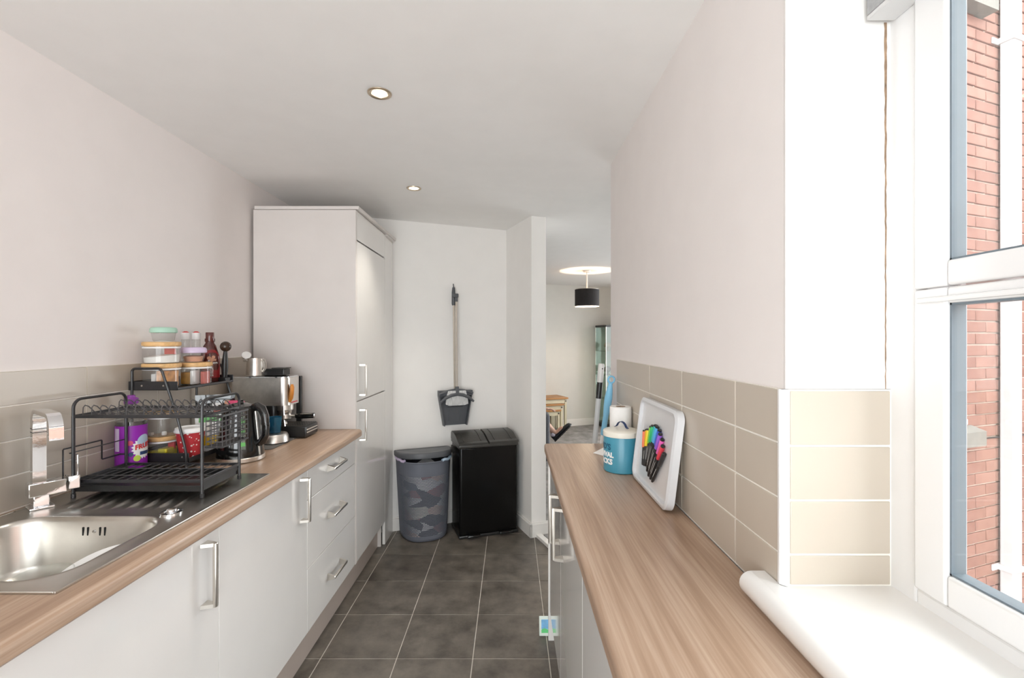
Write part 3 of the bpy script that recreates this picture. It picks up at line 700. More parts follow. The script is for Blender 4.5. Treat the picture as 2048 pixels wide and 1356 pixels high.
for y0, y1 in ((RY0+.014, RY0+.042), (RY1-.05, RY1-.022)):
    x = RX0+.016
    while x < RX1-.02:
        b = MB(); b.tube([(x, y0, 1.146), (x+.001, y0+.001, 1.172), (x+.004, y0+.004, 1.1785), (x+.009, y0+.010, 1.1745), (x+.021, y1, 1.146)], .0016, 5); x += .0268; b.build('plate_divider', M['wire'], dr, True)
tr_ = MB(); tr_.bbox(RX0+.006, RX1-.006, RY0+.006, RY1-.006, .916, .919, .001)
for a in ((RX0+.004, RX1-.004, RY0+.002, RY0+.006), (RX0+.004, RX1-.004, RY1-.006, RY1-.002)): tr_.bbox(*a, .916, .934, .001)
for a in ((RX0+.004, RX0+.008, RY0+.004, RY1-.004), (RX1-.008, RX1-.004, RY0+.004, RY1-.004)): tr_.bbox(*a, .916, .934, .001)
for xx in (RX0+.003, RX1-.003): tr_.box(xx-.002, xx+.002, RY0+.003, RY1-.003, .930, .946)
tr_.build('drip_tray', M['black_plastic'], dr, True)
b = MB(); xo = RX0-.022
b.tube([(xo, 1.432, .945), (xo, 1.432, 1.046), (xo, 1.434, 1.048), (xo, 1.566, 1.048), (xo, 1.568, 1.046), (xo, 1.568, .986), (xo, 1.570, .984), (xo, 1.638, .984), (RX0, 1.638, .984)], .0022, 6)
b.tube([(xo+.012, 1.44, 1.034), (xo+.012, 1.64, 1.034)], .0018, 6); b.tube([(xo, 1.432, .95), (RX0, 1.442, .95)], .002, 6); b.tube([(xo+.012, 1.44, 1.034), (RX0, 1.442, 1.034)], .0018, 6); b.tube([(xo+.012, 1.64, 1.034), (RX0, 1.64, 1.034)], .0018, 6)
b.build('board_holder', M['black_metal'], dr, True)
# cutlery basket hung on the side of the rack
ck_ = thing('cutlery_basket', 'black wire cutlery basket hooked on the aisle side of the dish rack', 'basket', (RX1+.034, 1.52, 1.047))
bx0, bx1, by0, by1, bz0, bz1 = RX1+.008, RX1+.058, 1.449, 1.588, 1.047, 1.146
b = MB(); b.bbox(bx0, bx1, by0, by1, bz0, bz0+.004, .001); b.build('base_plate', M['black_metal'], ck_, True)
for z in (bz0+.004, bz1): b = MB(); b.tube([(bx0, by0, z), (bx1, by0, z), (bx1, by1, z), (bx0, by1, z)], .0024, 6, closed=True); b.build('rim', M['black_metal'], ck_, True)
b = MB()
for k in range(1, 6):
    z = bz0+.004+(bz1-bz0-.004)*k/6; b.tube([(bx0, by0, z), (bx1, by0, z), (bx1, by1, z), (bx0, by1, z)], .0013, 5, closed=True)
for k in range(8):
    y = by0+(by1-by0)*k/7
    for xx in (bx0, bx1): b.tube([(xx, y, bz0), (xx, y, bz1)], .0013, 5)
for k in range(1, 3):
    x = bx0+(bx1-bx0)*k/3
    for yy in (by0, by1): b.tube([(x, yy, bz0), (x, yy, bz1)], .0013, 5)
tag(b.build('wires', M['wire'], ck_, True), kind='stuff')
for y in (by0+.03, by1-.03): b = MB(); b.tube([(bx0, y, bz1), (bx0, y, bz1+.008), (bx0-.004, y, bz1+.012), (RX1-.002, y, bz1+.013), (RX1-.007, y, bz1+.006)], .0017, 6); b.build('hook', M['black_metal'], ck_, True)

# ------------------------------------------------------------------ two-tier organiser shelf
OGY0, OGY1 = 1.752, 2.105
og = thing('organiser_shelf', 'black two-tier organiser shelf holding jars, behind the dish rack', 'shelf', (-1.30, 1.92, ZW))
def tray(nm, x0, x1, z0, h, hf):
    b = MB(); b.bbox(x0, x1, OGY0, OGY1, z0, z0+.003, .001); b.bbox(x0, x1, OGY0, OGY0+.003, z0, z0+h, .001); b.bbox(x0, x1, OGY1-.003, OGY1, z0, z0+h, .001)
    b.bbox(x0, x0+.003, OGY0, OGY1, z0, z0+h, .001); b.bbox(x1-.003, x1, OGY0, OGY1, z0, z0+hf, .001)
    return b.build(nm, M['black_metal'], og, True)
t1 = tray('upper_tray', -1.420, -1.238, 1.193, .033, .010); t2 = tray('lower_tray', -1.412, -1.196, .924, .036, .018)
for k, (tt, z, x) in enumerate(((t1, 1.21, -1.37), (t1, 1.21, -1.29), (t2, .945, -1.22))):
    b = MB(); b.lathe([(0, .002), (.003, .0015), (.0035, 0)], (0, 0, 0), 10, M=Matrix.Translation((x, OGY0-.0005, z)) @ Matrix.Rotation(PI/2, 4, 'X')); b.build('rivet', M['handle'], tt, True)
for y in (OGY0-.003, OGY1+.003):
    b = MB(); pts = [(-1.404, y, ZW+.002), (-1.404, y, 1.262)]
    for i in range(1, 6): an = PI-PI/2*i/5; pts.append((-1.392+.012*math.cos(an), y, 1.262+.012*math.sin(an)))
    pts += [(-1.306, y, 1.274), (-1.297, y, 1.270), (-1.292, y, 1.262), (-1.238, y, 1.1), (-1.210, y, .99), (-1.204, y, .96), (-1.204, y, ZW+.002)]
    b.tube(pts, .0046, 8); b.build('side_frame', M['black_metal'], og, True)

def jar(lab, x, y, z, r, h, lid, fill=None, fh=.5, group=None, nm='storage_jar', lid_h=.016, flare=0, lr=None, extra=None, tilt=0, body='clear'):
    t = thing(nm, lab, 'jar', (x, y, z), 0, group)
    b = MB(); b.lathe([(0, .001), (r*(1-flare)-.004, .001), (r*(1-flare), .006), (r, h-.002), (r, h)], (0, 0, 0), 36); b.build('body', M[body], t)
    lr = lr or r+.002
    if lid == 'bamboo':
        b = MB(); b.lathe([(0, h-.004), (r-.004, h-.004), (r-.004, h+.001), (lr, h+.001), (lr+.001, h+.004), (lr+.001, h+lid_h-.003), (lr-.002, h+lid_h), (0, h+lid_h)], (0, 0, 0), 36); b.build('lid', M['bamboo'], t)
        b = MB(); b.lathe([(r-.001, h-.009), (r+.001, h-.008), (r+.001, h-.003), (r-.001, h-.002)], (0, 0, 0), 36); b.build('seal', M['white_plastic'], t)
    else:
        b = MB(); b.lathe([(r-.001, h-.006), (lr+.001, h-.005), (lr+.002, h-.002), (lr+.001, h+lid_h*.55), (lr*.93, h+lid_h*.9), (lr*.6, h+lid_h), (0, h+lid_h)], (0, 0, 0), 36); b.build('lid', M[lid], t)
    if fill:
        k = 1-flare*(1-fh); rr = r*k-.004; rb = r*(1-flare)-.006
        b = MB(); b.lathe([(0, .003), (rb, .003), (rr, h*fh), (rr*.6, h*fh+.004), (0, h*fh+.006)], (0, 0, 0), 30)
        if tilt: b.v = [Vector((v.x, v.y, v.z+(tilt*(v.x*.5+v.y*.3)/r if v.z > .02 else 0))) for v in b.v]
        b.build('contents', M[fill], t)
    if extra: extra(t, r, h)
    return t
def pk(t, m, x0, x1, y0, y1, z0, z1): b = MB(); b.bbox(x0, x1, y0, y1, z0, z1, .003); return b.build('packet', M[m], t)
ZU = 1.1965
jar('clear snack jar with bamboo lid under the flour jar on the upper tray', -1.347, 1.821, ZU, .061, .078, 'bamboo', None, extra=lambda t, r, h: (pk(t, 'orange_food', .0, .045, -.03, .03, .004, .066), pk(t, 'ink_white', -.02, -.004, -.03, .035, .004, .055)))
jar('tall clear jar half full of white flour with bamboo lid', -1.347, 1.821, ZU+.0945, .060, .066, 'bamboo', 'flour', .42, tilt=.010, extra=lambda t, r, h: pk(t, 'red_packet', .002, .045, .008, .016, .03, .062))
jar('small clear pot with mint green lid on top of the flour jar', -1.340, 1.821, ZU+.1770, .041, .040, 'mint', 'ink_white', .0001 or .1, flare=.16, lid_h=.016, nm='snack_pot')
jar('clear jar of biscuits with bamboo lid next to the tall jar stack', -1.298, 1.946, ZU, .055, .076, 'bamboo', None, extra=lambda t, r, h: (pk(t, 'amber_food', -.045, -.004, -.03, .03, .004, .052), pk(t, 'ink_white', .004, .016, -.045, .0, .004, .06), pk(t, 'red_packet', .03, .045, -.02, .02, .004, .055)))
jar('small clear pot with lilac lid standing on a bamboo jar lid', -1.304, 1.938, ZU+.0925, .044, .044, 'lilac', 'peach_food', .55, flare=.2, lid_h=.018, nm='snack_pot')
for k, (x, y, lab) in enumerate(((-1.394, 2.022, 'clear bottle with white and red top, beside the tall jar stack'), (-1.362, 2.042, 'clear bottle with white and red top, beside the syrup bottle'))):
    t = thing('small_bottle', lab, 'bottle', (x, y, ZU), 0, 'clear bottles with red tops')
    b = MB(); b.lathe([(0, .001), (.014, .001), (.0162, .004), (.0162, .188), (.0155, .192)], (0, 0, 0), 24); b.build('body', M['clear'], t)
    b = MB(); b.lathe([(.0165, .186), (.017, .188), (.017, .213), (.0155, .215), (0, .215)], (0, 0, 0), 24); c_ = b.build('cap', M['white_plastic'], t)
    b = MB(); b.lathe([(.0125, .214), (.0125, .217), (.008, .219), (.006, .221), (0, .221)], (0, 0, 0), 24); b.build('cap_top', M['red_plastic'], c_)
# bent lettering and print
def on_cyl(b, vs, fs, r, a0, z0, c=(0, 0, 0), rfun=None, off=.0006):
    out = []
    for v in vs:
        z = z0+v[1]; rr = (rfun(z) if rfun else r)+off+v[2]; an = a0+v[0]/(rfun(z) if rfun else r)
        out.append((c[0]+rr*math.cos(an), c[1]+rr*math.sin(an), c[2]+z))
    b.add(out, fs, False)
def disc(r, n=20, cx=0, cy=0, jag=0, sx=1):
    K = 6; vs = [(cx, cy, 0)]; fs = []
    for k in range(1, K+1):
        for i in range(n):
            q = r*k/K*(1+((jag if i % 2 else -jag) if k == K else 0)); vs.append((cx+q*sx*math.cos(2*PI*i/n), cy+q*math.sin(2*PI*i/n), 0))
    for i in range(n):
        j = (i+1) % n; fs.append((0, 1+i, 1+j))
        for k in range(K-1): fs.append((1+k*n+i, 1+k*n+n+i, 1+k*n+n+j, 1+k*n+j))
    return vs, fs
# squash bottle
t = thing('squash_bottle', 'purple labelled squash bottle between the dish rack and the organiser', 'bottle', (-1.365, 1.697, ZW+.001))
b = MB(); b.lathe([(0, .001), (.040, .001), (.046, .006), (.046, .195), (.044, .205), (.030, .232), (.017, .252), (.014, .262), (.014, .275)], (0, 0, 0), 40); b.build('body', M['clear'], t)
b = MB(); b.lathe([(0, .003), (.0445, .003), (.0445, .197), (0, .197)], (0, 0, 0), 36); b.build('squash', M['juice'], t)
b = MB(); b.lathe([(.0468, .030), (.0468, .183)], (0, 0, 0), 40); lb = b.build('label', M['purple_label'], t)
b = MB(); b.lathe([(.0145, .256), (.0205, .258), (.0215, .262), (.021, .276), (.016, .279), (.0125, .280), (.0115, .288), (0, .289)], (0, 0, 0), 24); b.build('cap', M['purple_lid'], t)
ac = -.33
for nm, m_, (vs, fs), zc, of in (('splash', 'ink_white', disc(.036, 40, .012, -.004, .10), .105, .0004), ('swoosh', 'ink_blue', disc(.024, 20, .014, .020, 0), .105, .0008), ('berry', 'ink_pink', disc(.009, 18, -.030, .018), .105, .0008), ('blackcurrant', 'ink_navy', disc(.0075, 18, -.028, -.022), .105, .0008), ('grape', 'ink_lime', disc(.011, 18, -.010, -.038), .105, .0010)):
    b = MB(); on_cyl(b, vs, fs, .0468, ac, zc, off=of); b.build(nm, M[m_], lb, fix=False)
vs, fs = text_geo('FRUIT', .0235, .0009); vs = [Vector((v.x*.92+.012, v.y+v.x*.12+.003, v.z)) for v in vs]
b = MB(); on_cyl(b, vs, fs, .0468, ac, .105, off=.0014); b.build('lettering', M['ink_red'], lb, fix=False)
b = MB(); on_cyl(b, [(-.018+.036*x, -.006+.012*y, 0) for y in (0, 1) for x in [i/6 for i in range(7)]], [(i, i+1, i+8, i+7) for i in range(6)], .0468, ac+.35, .083, off=.0012); b.build('banner', M['ink_navy'], lb, fix=False)
b = MB(); on_cyl(b, [(-.010+.020*x, -.04+.08*y, 0) for y in (0, 1) for x in [i/6 for i in range(7)]], [(i, i+1, i+8, i+7) for i in range(6)], .0468, ac-1.55, .135, off=.0008); b.build('ingredients_panel', M['lilac'], lb, fix=False)
# syrup bottle
t = thing('syrup_bottle', 'brown chocolate syrup bottle with dark red label at the back of the upper tray', 'bottle', (-1.318, 2.066, ZU), math.radians(32))
def syr(z): return .038 if z < .10 else .038-.018*((z-.10)/.07)**1.3 if z < .17 else .0165
b = MB(); b.lathe([(0, .001), (.034, .001), (.038, .006)]+[(syr(z), z) for z in (.05, .10, .115, .13, .145, .158, .17)]+[(.0165, .180)], (0, 0, 0), 36); b.v = [Vector((v.x, v.y*.58, v.z)) for v in b.v]; b.build('body', M['syrup'], t)
b = MB(); b.lathe([(.019, .176), (.0195, .178), (.0195, .190), (.0165, .191), (.0165, .215), (.0155, .217), (0, .217)], (0, 0, 0), 24); b.build('cap', M['syrup'], t)
acs = math.atan2(-2.066, 1.318)-math.radians(32)+.2
FL = lambda V: [Vector((v.x, v.y*.58-(.0012 if v.y < 0 else 0), v.z)) for v in V]
vs = []; fs = []
for i in range(13):
    u = -1+2*i/12; hz = .055*math.sqrt(max(0, 1-(u*.98)**2))
    vs += [(u*.042, -.055, 0), (u*.042, .012+hz, 0)]
fs = [(2*i, 2*i+2, 2*i+3, 2*i+1) for i in range(12)]
b = MB(); on_cyl(b, vs, fs, .038, acs, .075, rfun=syr); b.v = FL(b.v); lb = b.build('label', M['syrup_label'], t, fix=False)
b = MB()
for (px_, pz_, rr) in ((-.010, .03, .008), (.006, .034, .007), (.0, .022, .008), (.012, .022, .005)):
    v2, f2 = disc(rr, 12, px_, pz_); on_cyl(b, v2, f2, .038, acs, .075, rfun=syr, off=.0012)
b.v = FL(b.v); b.build('sundae_print', M['peach_food'], lb, fix=False)
v2, f2 = text_geo("HERSHEY'S", .0095, .0004); b = MB(); on_cyl(b, v2, f2, .038, acs, .083, rfun=syr, off=.0014)
v2, f2 = text_geo('SYRUP', .014, .0004); v2 = [Vector((-v.y, v.x, v.z)) for v in v2]; on_cyl(b, v2, f2, .038, acs, .046, rfun=syr, off=.0014); b.v = FL(b.v); b.build('lettering', M['ink_white'], lb, fix=False)
# scoop on a small stand
t = thing('coffee_scoop', 'black handled scoop with round brown bowl upright beside the syrup bottle', 'scoop', (-1.262, 2.078, ZU))
b = MB(); b.bbox(-.016, .018, -.018, .018, .001, .020, .003); b.build('stand', M['black_plastic'], t)
b = MB(); b.tube([(0, 0, .018), (.001, 0, .03), (.002, 0, .06), (.003, 0, .09), (.004, 0, .115), (.005, 0, .135)], [.011, .0115, .0135, .0125, .0095, .0075], 14); b.build('grip', M['black_plastic'], t)
b = MB(); b.ball((.006, 0, .155), .0225, 22); b.build('bowl', M['brown_dark'], t)
# lower tray: jars, cup, packets
ZL = .9275
jar('clear jar of yellow sachets with bamboo lid on the lower tray', -1.350, 1.828, ZL, .055, .070, 'bamboo', None, lid_h=.014, extra=lambda t, r, h: [pk(t, 'yellow_foil', -.045+.028*i, -.012+.028*i, -.04+.006*(i % 2), .0+.01*i, .006+.008*(i % 2), .026+.007*(i % 3)) for i in range(3)]+[pk(t, 'cup_red', .02, .045, .0, .012, .03, .066)])
jar('clear jar with white pieces stacked on the yellow sachet jar', -1.350, 1.828, ZL+.0855, .055, .076, 'bamboo', None, lid_h=.014, extra=lambda t, r, h: [pk(t, 'flour', -.03, -.016, -.035, -.02, .003, .015), pk(t, 'flour', .018, .030, -.03, -.016, .003, .018)])
def snow_mat():
    m = bpy.data.materials.new('red paper with white snowflakes'); m.use_nodes = True; nt = m.node_tree; N = nt.nodes; L = nt.links; bb = N['Principled BSDF']
    tc = N.new('ShaderNodeTexCoord'); v = N.new('ShaderNodeTexVoronoi'); v.inputs['Scale'].default_value = 75; L.new(tc.outputs['Object'], v.inputs['Vector'])
    cr = N.new('ShaderNodeValToRGB'); cr.color_ramp.interpolation = 'CONSTANT'; cr.color_ramp.elements[0].color = (.80, .70, .66, 1); cr.color_ramp.elements[1].position = .27; cr.color_ramp.elements[1].color = (.50, .035, .045, 1)
    L.new(v.outputs['Distance'], cr.inputs[0]); L.new(cr.outputs[0], bb.inputs['Base Color']); bb.inputs['Roughness'].default_value = .5
    return m
M['snow'] = snow_mat()
t = thing('paper_cup', 'red snowflake paper cup with white lid at the front of the lower tray', 'cup', (-1.2325, 1.815, ZL))
b = MB(); b.lathe([(0, .001), (.032, .001), (.033, .003), (.0495, .104)], (0, 0, 0), 36); b.build('cup', M['snow'], t)
b = MB(); b.lathe([(.0495, .101), (.053, .102), (.0535, .107), (.051, .110), (.050, .117), (.046, .119), (.044, .114), (0, .114)], (0, 0, 0), 36); b.build('lid', M['white_plastic'], t)
def pouch(nm, lab, c, w, h, d, mt, rot, lean=0, prints=()):
    t = thing(nm, lab, 'packet', c, rot); b = MB(); nx, nz = 10, 12; R = Matrix.Rotation(lean, 4, 'X')
    for s in (-1, 1):
        vs = []; fs = []
        for j in range(nz+1):
            for i in range(nx+1):
                u = -1+2*i/nx; v = j/nz; bul = (1-u**4)*(math.sin(PI*min(1, v*1.15+.02))**.6 if v < .86 else .12)*d/2
                vs.append((u*w/2*(1-.05*math.sin(PI*v)), s*(bul+.0008), v*h))
        fs = [(j*(nx+1)+i, j*(nx+1)+i+1, (j+1)*(nx+1)+i+1, (j+1)*(nx+1)+i) for j in range(nz) for i in range(nx)]
        b.add(vs, fs, True, R)
    b.build('pouch', M[mt], t)
    for (m2, x0, x1, z0, z1) in prints:
        q = MB(); vs = []; fs = []
        for j in range(7):
            for i in range(7):
                x = x0+(x1-x0)*i/6; z = z0+(z1-z0)*j/6; u = x*2/w; v = z/h; bul = (1-u**4)*(math.sin(PI*min(1, v*1.15+.02))**.6 if v < .86 else .12)*d/2
                vs.append((x, -(bul+.0025), z))
        fs = [(j*7+i, j*7+i+1, (j+1)*7+i+1, (j+1)*7+i) for j in range(6) for i in range(6)]
        q.add(vs, fs, True, R); q.build('print', M[m2], t, fix=False)
    return t
ra = math.radians(24)
pouch('snack_pouch', 'white and yellow snack packet with green top behind the red cup', (-1.232, 1.925, ZL), .10, .150, .03, 'ink_white', ra, -.05, (('green_pack', -.035, .035, .118, .145), ('yellow_pack', -.045, .045, .025, .065), ('yellow_pack', -.045, -.02, .065, .10)))
pouch('snack_pouch', 'red crisp packet with blue patch at the end of the lower tray', (-1.205, 1.995, ZL), .09, .160, .035, 'red_packet', ra+.5, -.03, (('yellow_pack', -.04, .0, .03, .13), ('packet_blue', -.005, .03, .085, .115), ('packet_blue', .0, .03, .01, .04)))
pouch('snack_pouch', 'black foil pouch with pale print under the upper tray', (-1.285, 2.05, ZL), .15, .215, .03, 'black_gloss', ra, -.03, (('ink_white', -.01, .03, .155, .180), ('peach_food', .035, .055, .165, .19), ('ink_white', .0, .045, .11, .135)))
b = MB(); b.lathe([(0, -.03), (.012, -.03), (.014, -.025), (.014, .025), (.012, .03), (0, .03)], (0, 0, 0), 18, M=Matrix.Translation((-1.175, 2.02, 1.108)) @ Matrix.Rotation(PI/2, 4, 'Y') @ Matrix.Rotation(0, 4, 'Z'))
tag(b.build('rolled_packet', M['ink_pink']), 'crimson rolled sweet packet tucked on top of the red crisp packet', 'packet')

# ------------------------------------------------------------------ kettle
kt = thing('kettle', 'black gloss kettle with steel base ring on the worktop behind the dish rack', 'kettle', (-1.103, 1.927, ZW))
b = MB(); b.lathe([(0, .001), (.086, .001), (.089, .004), (.089, .018), (.087, .020)], (0, 0, 0), 48); b.build('base_ring', M['steel'], kt)
def kr(z): return .0875-.021*((z-.02)/.19)**1.1
b = MB(); b.lathe([(0, .019)]+[(kr(z), z) for z in [.020+.19*i/12 for i in range(13)]]+[(.062, .214), (.06, .216)], (0, 0, 0), 48); b.build('body', M['black_gloss'], kt)
b = MB(); b.lathe([(.061, .212), (.058, .221), (.03, .229), (.012, .232), (.010, .238), (.013, .243), (0, .246)], (0, 0, 0), 36); b.build('lid', M['black_gloss'], kt)
ha = math.radians(-12); R = Matrix.Rotation(ha, 4, 'Z')
b = MB(M=R); b.tube([(.060, 0, .212), (.078, 0, .219), (.100, 0, .208), (.113, 0, .180), (.117, 0, .14), (.114, 0, .105), (.102, 0, .080), (.083, 0, .070)], [.013, .014, .014, .0135, .013, .013, .013, .011], 12, flat=1.25); b.build('handle', M['black_gloss'], kt)
b = MB(M=R); b.tube([(kr(z)+.002, 0, z) for z in [.025+.185*i/8 for i in range(9)]], .0038, 8); b.build('seam_strip', M['steel'], kt)
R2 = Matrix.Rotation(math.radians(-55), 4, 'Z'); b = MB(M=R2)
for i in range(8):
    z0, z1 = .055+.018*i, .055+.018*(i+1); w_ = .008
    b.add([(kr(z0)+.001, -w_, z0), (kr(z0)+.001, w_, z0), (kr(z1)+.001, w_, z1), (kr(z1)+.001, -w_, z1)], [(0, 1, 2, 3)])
wg = b.build('green_strip', M['pale_green'], kt, fix=False)  # see-through pale green strip on the kettle side, carrying green patches
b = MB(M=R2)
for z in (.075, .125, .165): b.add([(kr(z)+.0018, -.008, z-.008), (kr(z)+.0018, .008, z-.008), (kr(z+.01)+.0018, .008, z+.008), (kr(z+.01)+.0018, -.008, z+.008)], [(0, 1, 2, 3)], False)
b.build('green_patch', M['green_pack'], wg, fix=False)
b = MB(M=Matrix.Rotation(ha+PI, 4, 'Z')); b.prism([(.058, .175), (.062, .216), (.092, .222), (.070, .178)], -.018, .018, 'y'); b.build('spout', M['black_gloss'], kt)

# ------------------------------------------------------------------ coffee corner
b = MB(); b.prism(rrect(-1.405, -1.062, 2.085, 2.562, .03), .001, .005); mt_ = b
t = tag(MB().prism(rrect(-1.405, -1.062, 2.085, 2.562, .03), ZW+.0005, ZW+.0045).build('counter_mat', M['mat_grey']), 'dark grey rubber mat under the coffee machine', 'mat')
ZM = ZW+.005
cm = thing('coffee_machine', 'slim steel espresso machine with black portafilter on the grey mat', 'coffee machine', (-1.25, 2.40, ZM))
b = MB(); b.bbox(-1.400, -1.17, 2.325, 2.475, ZM, 1.06, .006); b.build('rear_body', M['black_plastic'], cm, True)
b = MB(); b.prism(rrect(-1.400, -1.102, 2.322, 2.478, .030), 1.056, 1.192, smooth=True); b.build('steel_housing', M['steel'], cm, True, 40)
b = MB(); b.prism(rrect(-1.398, -1.106, 2.325, 2.475, .028), 1.1925, 1.1985, smooth=True); b.build('cup_warmer', M['chrome'], cm, True, 40)
b = MB(); b.bbox(-1.125, -1.098, 2.470, 2.486, ZM+.03, 1.192, .003); b.build('side_trim', M['black_plastic'], cm, True)
b = MB(); b.lathe([(0, 1.056), (.042, 1.056), (.042, 1.028), (.036, 1.024), (.034, 1.010), (.030, 1.004), (0, 1.004)], (-1.15, 2.40, 0), 32); b.build('group_head', M['steel'], cm, True)
b = MB(); b.lathe([(0, .0), (.031, .0), (.033, -.022), (.024, -.03), (0, -.03)], (-1.15, 2.40, 1.006), 28)
b.tube([(-1.12, 2.40, .993), (-1.075, 2.40, .994)], .008, 10); b.tube([(-1.15, 2.40, .976), (-1.142, 2.394, .962), (-1.138, 2.39, .945)], .006, 8); pf = b.build('portafilter', M['steel'], cm, True)
b = MB(); b.tube([(-1.090, 2.395, .994), (-1.07, 2.393, .995), (-1.035, 2.390, .997), (-.995, 2.387, .999)], [.0115, .0145, .0145, .0135], 14); b.build('handle', M['black_gloss'], pf, True)
b = MB(); b.lathe([(0, .002), (.009, .001), (.0105, 0)], (0, 0, 0), 16, M=Matrix.Translation((-.9945, 2.387, .999)) @ Matrix.Rotation(PI/2, 4, 'Y')); b.build('end_cap', M['chrome'], pf, True)
b = MB(); b.tube([(-1.128, 2.338, 1.056), (-1.125, 2.333, 1.035), (-1.121, 2.330, .985), (-1.118, 2.329, .955)], [.005, .0045, .004, .0055], 10); b.build('steam_wand', M['chrome'], cm, True)
b = MB(); b.tube([(-1.104, 2.352, 1.072), (-1.096, 2.350, 1.092), (-1.091, 2.348, 1.118), (-1.088, 2.347, 1.145), (-1.089, 2.347, 1.160)], [.009, .0135, .0135, .0125, .008], 12, flat=.8); b.build('steam_lever', M['wood_orange'], cm, True)
b = MB(); b.bbox(-1.18, -1.012, 2.33, 2.475, ZM, ZM+.055, .006); dt_ = b.build('drip_tray', M['black_plastic'], cm, True)
b = MB(); b.bbox(-1.17, -1.018, 2.336, 2.469, ZM+.055, ZM+.058, .001); b.build('grid', M['binlid'], dt_, True)
b = MB()
for i in range(7):
    for j in range(5): b.lathe([(0, 0), (.004, 0)], (-1.10+.0125*i, 2.352+.025*j, ZM+.0583), 8)
tag(b.build('grid_holes', M['dark_void'], dt_, True, fix=False), kind='stuff')
for zt_ in (.020, .034): b = MB(); b.bbox(-1.0125, -1.0105, 2.34, 2.465, ZM+zt_, ZM+zt_+.006, .0008); b.build('tray_trim', M['steel'], dt_, True)
b = MB(); b.bbox(-1.1065, -1.1005, 2.365, 2.435, 1.064, 1.070, .001); b.build('red_light', M['red_plastic'], cm, True)
t = thing('milk_jug', 'steel milk frothing jug on top of the coffee machine', 'jug', (-1.292, 2.385, 1.199))
b = MB(); b.lathe([(0, .001), (.040, .001), (.0425, .004), (.042, .03), (.039, .072), (.038, .090), (.0368, .090), (.0375, .07), (.040, .03), (.038, .006), (0, .005)], (0, 0, 0), 36); b.build('body', M['steel'], t)
b = MB(); b.tube([(.037, -.008, .083), (.052, -.010, .080), (.057, -.011, .066), (.055, -.011, .036), (.042, -.008, .022)], .0035, 8, flat=1.6); b.build('handle', M['steel'], t)
b = MB(); b.prism([(-.036, .070), (-.052, .091), (-.036, .090)], -.010, .010, 'y'); b.build('spout', M['steel'], t)
t = thing('milk_thermometer', 'round dial milk thermometer clipped to the rim of the steel jug', 'thermometer', (-1.335, 2.37, 1.285))
Mt = Matrix.Rotation(math.radians(42), 4, 'Y') @ Matrix.Rotation(math.radians(38), 4, 'X')
b = MB(M=Mt); b.lathe([(0, -.005), (.021, -.005), (.0225, -.003), (.0225, .004), (.020, .005)], (0, 0, .032), 28); d_ = b.build('dial_case', M['chrome'], t)
b = MB(M=Mt); b.lathe([(0, .0), (.020, .0)], (0, 0, .0365), 28); b.build('dial_face', M['ink_white'], d_, fix=False)
b = MB(); b.tube([Mt @ Vector((0, 0, .027)), (.016, -.004, -.005), (.030, .006, -.06)], .0025, 8); b.build('probe', M['chrome'], t)
b = MB(); b.bbox(-.012, .010, -.012, .006, -.016, .010, .003, M=Matrix.Translation((.008, -.004, .004))); b.build('clip', M['handle'], t)
t = thing('knock_tray', 'black plastic tray resting on the far end of the coffee machine top', 'tray', (-1.215, 2.43, 1.199))
b = MB(); b.bbox(-.055, .062, -.035, .035, .001, .034, .004); b.build('box', M['black_plastic'], t); b = MB(); b.bbox(.0, .066, -.038, .038, .034, .040, .002); b.build('lid', M['binlid'], t)
t = thing('coffee_scale', 'round brushed steel scale in front of the coffee machine', 'scale', (-1.125, 2.235, ZM))
b = MB(); b.lathe([(0, .0), (.066, .0), (.069, .003), (.066, .030), (.060, .040), (0, .041)], (0, 0, 0), 40); b.build('body', M['steel'], t)
b = MB(); b.lathe([(.0675, -.001), (.0702, .0), (.0702, .003), (.0685, .0035)], (0, 0, .0005), 40); b.build('foot_ring', M['black_rubber'], t)
LOC = (-1.123, 2.245, ZM+.0415)
b = MB(); b.lathe([(0, .003), (.022, .003), (.029, .074), (.031, .075), (.031, .073), (.0245, .001), (0, .0)], (0, 0, 0), 32); o = b.build('shot_glass', M['cup_blue']); o.location = LOC; tag(o, 'blue tinted shot glass standing on the round steel scale', 'glass')

# ------------------------------------------------------------------ things on the narrow worktop
# leaning whiteboard: local x to the photo's right, y up the board, z towards the room
tb = math.asin(.035/.282)
WB = Matrix(((0, math.sin(tb), -math.cos(tb), .4505), (-1, 0, 0, 1.497), (0, math.cos(tb), math.sin(tb), ZW+.003), (0, 0, 0, 1)))
bd = thing('whiteboard', 'small white dry-wipe board with grey frame leaning on the right tiles', 'whiteboard', (.44, 1.497, ZW))
BW, BH = .376, .284
b = MB(M=WB); b.prism(rrect(-BW/2+.006, BW/2-.006, .006, BH-.006, .026), .002, .012); b.build('writing_surface', M['board'], bd, True)
b = MB(M=WB); o_ = rrect(-BW/2, BW/2, 0, BH, .034, 8); i_ = rrect(-BW/2+.015, BW/2-.015, .015, BH-.015, .022, 8); n = len(o_)
i2 = rrect(-BW/2+.010, BW/2-.010, .010, BH-.010, .026, 8)
vs = [(x, y, 0) for x, y in o_]+[(x, y, .020) for x, y in o_]+[(x, y, .024) for x, y in i2]+[(x, y, .022) for x, y in i_]+[(x, y, .011) for x, y in i_]+[(x, y, 0) for x, y in i_]
fs = [(r*n+j, r*n+(j+1) % n, (r+1)*n+(j+1) % n, (r+1)*n+j) for r in range(5) for j in range(n)]+[(5*n+j, 5*n+(j+1) % n, (j+1) % n, j) for j in range(n)]
b.add(vs, fs); b.build('frame', M['board_frame'], bd, True, 40)
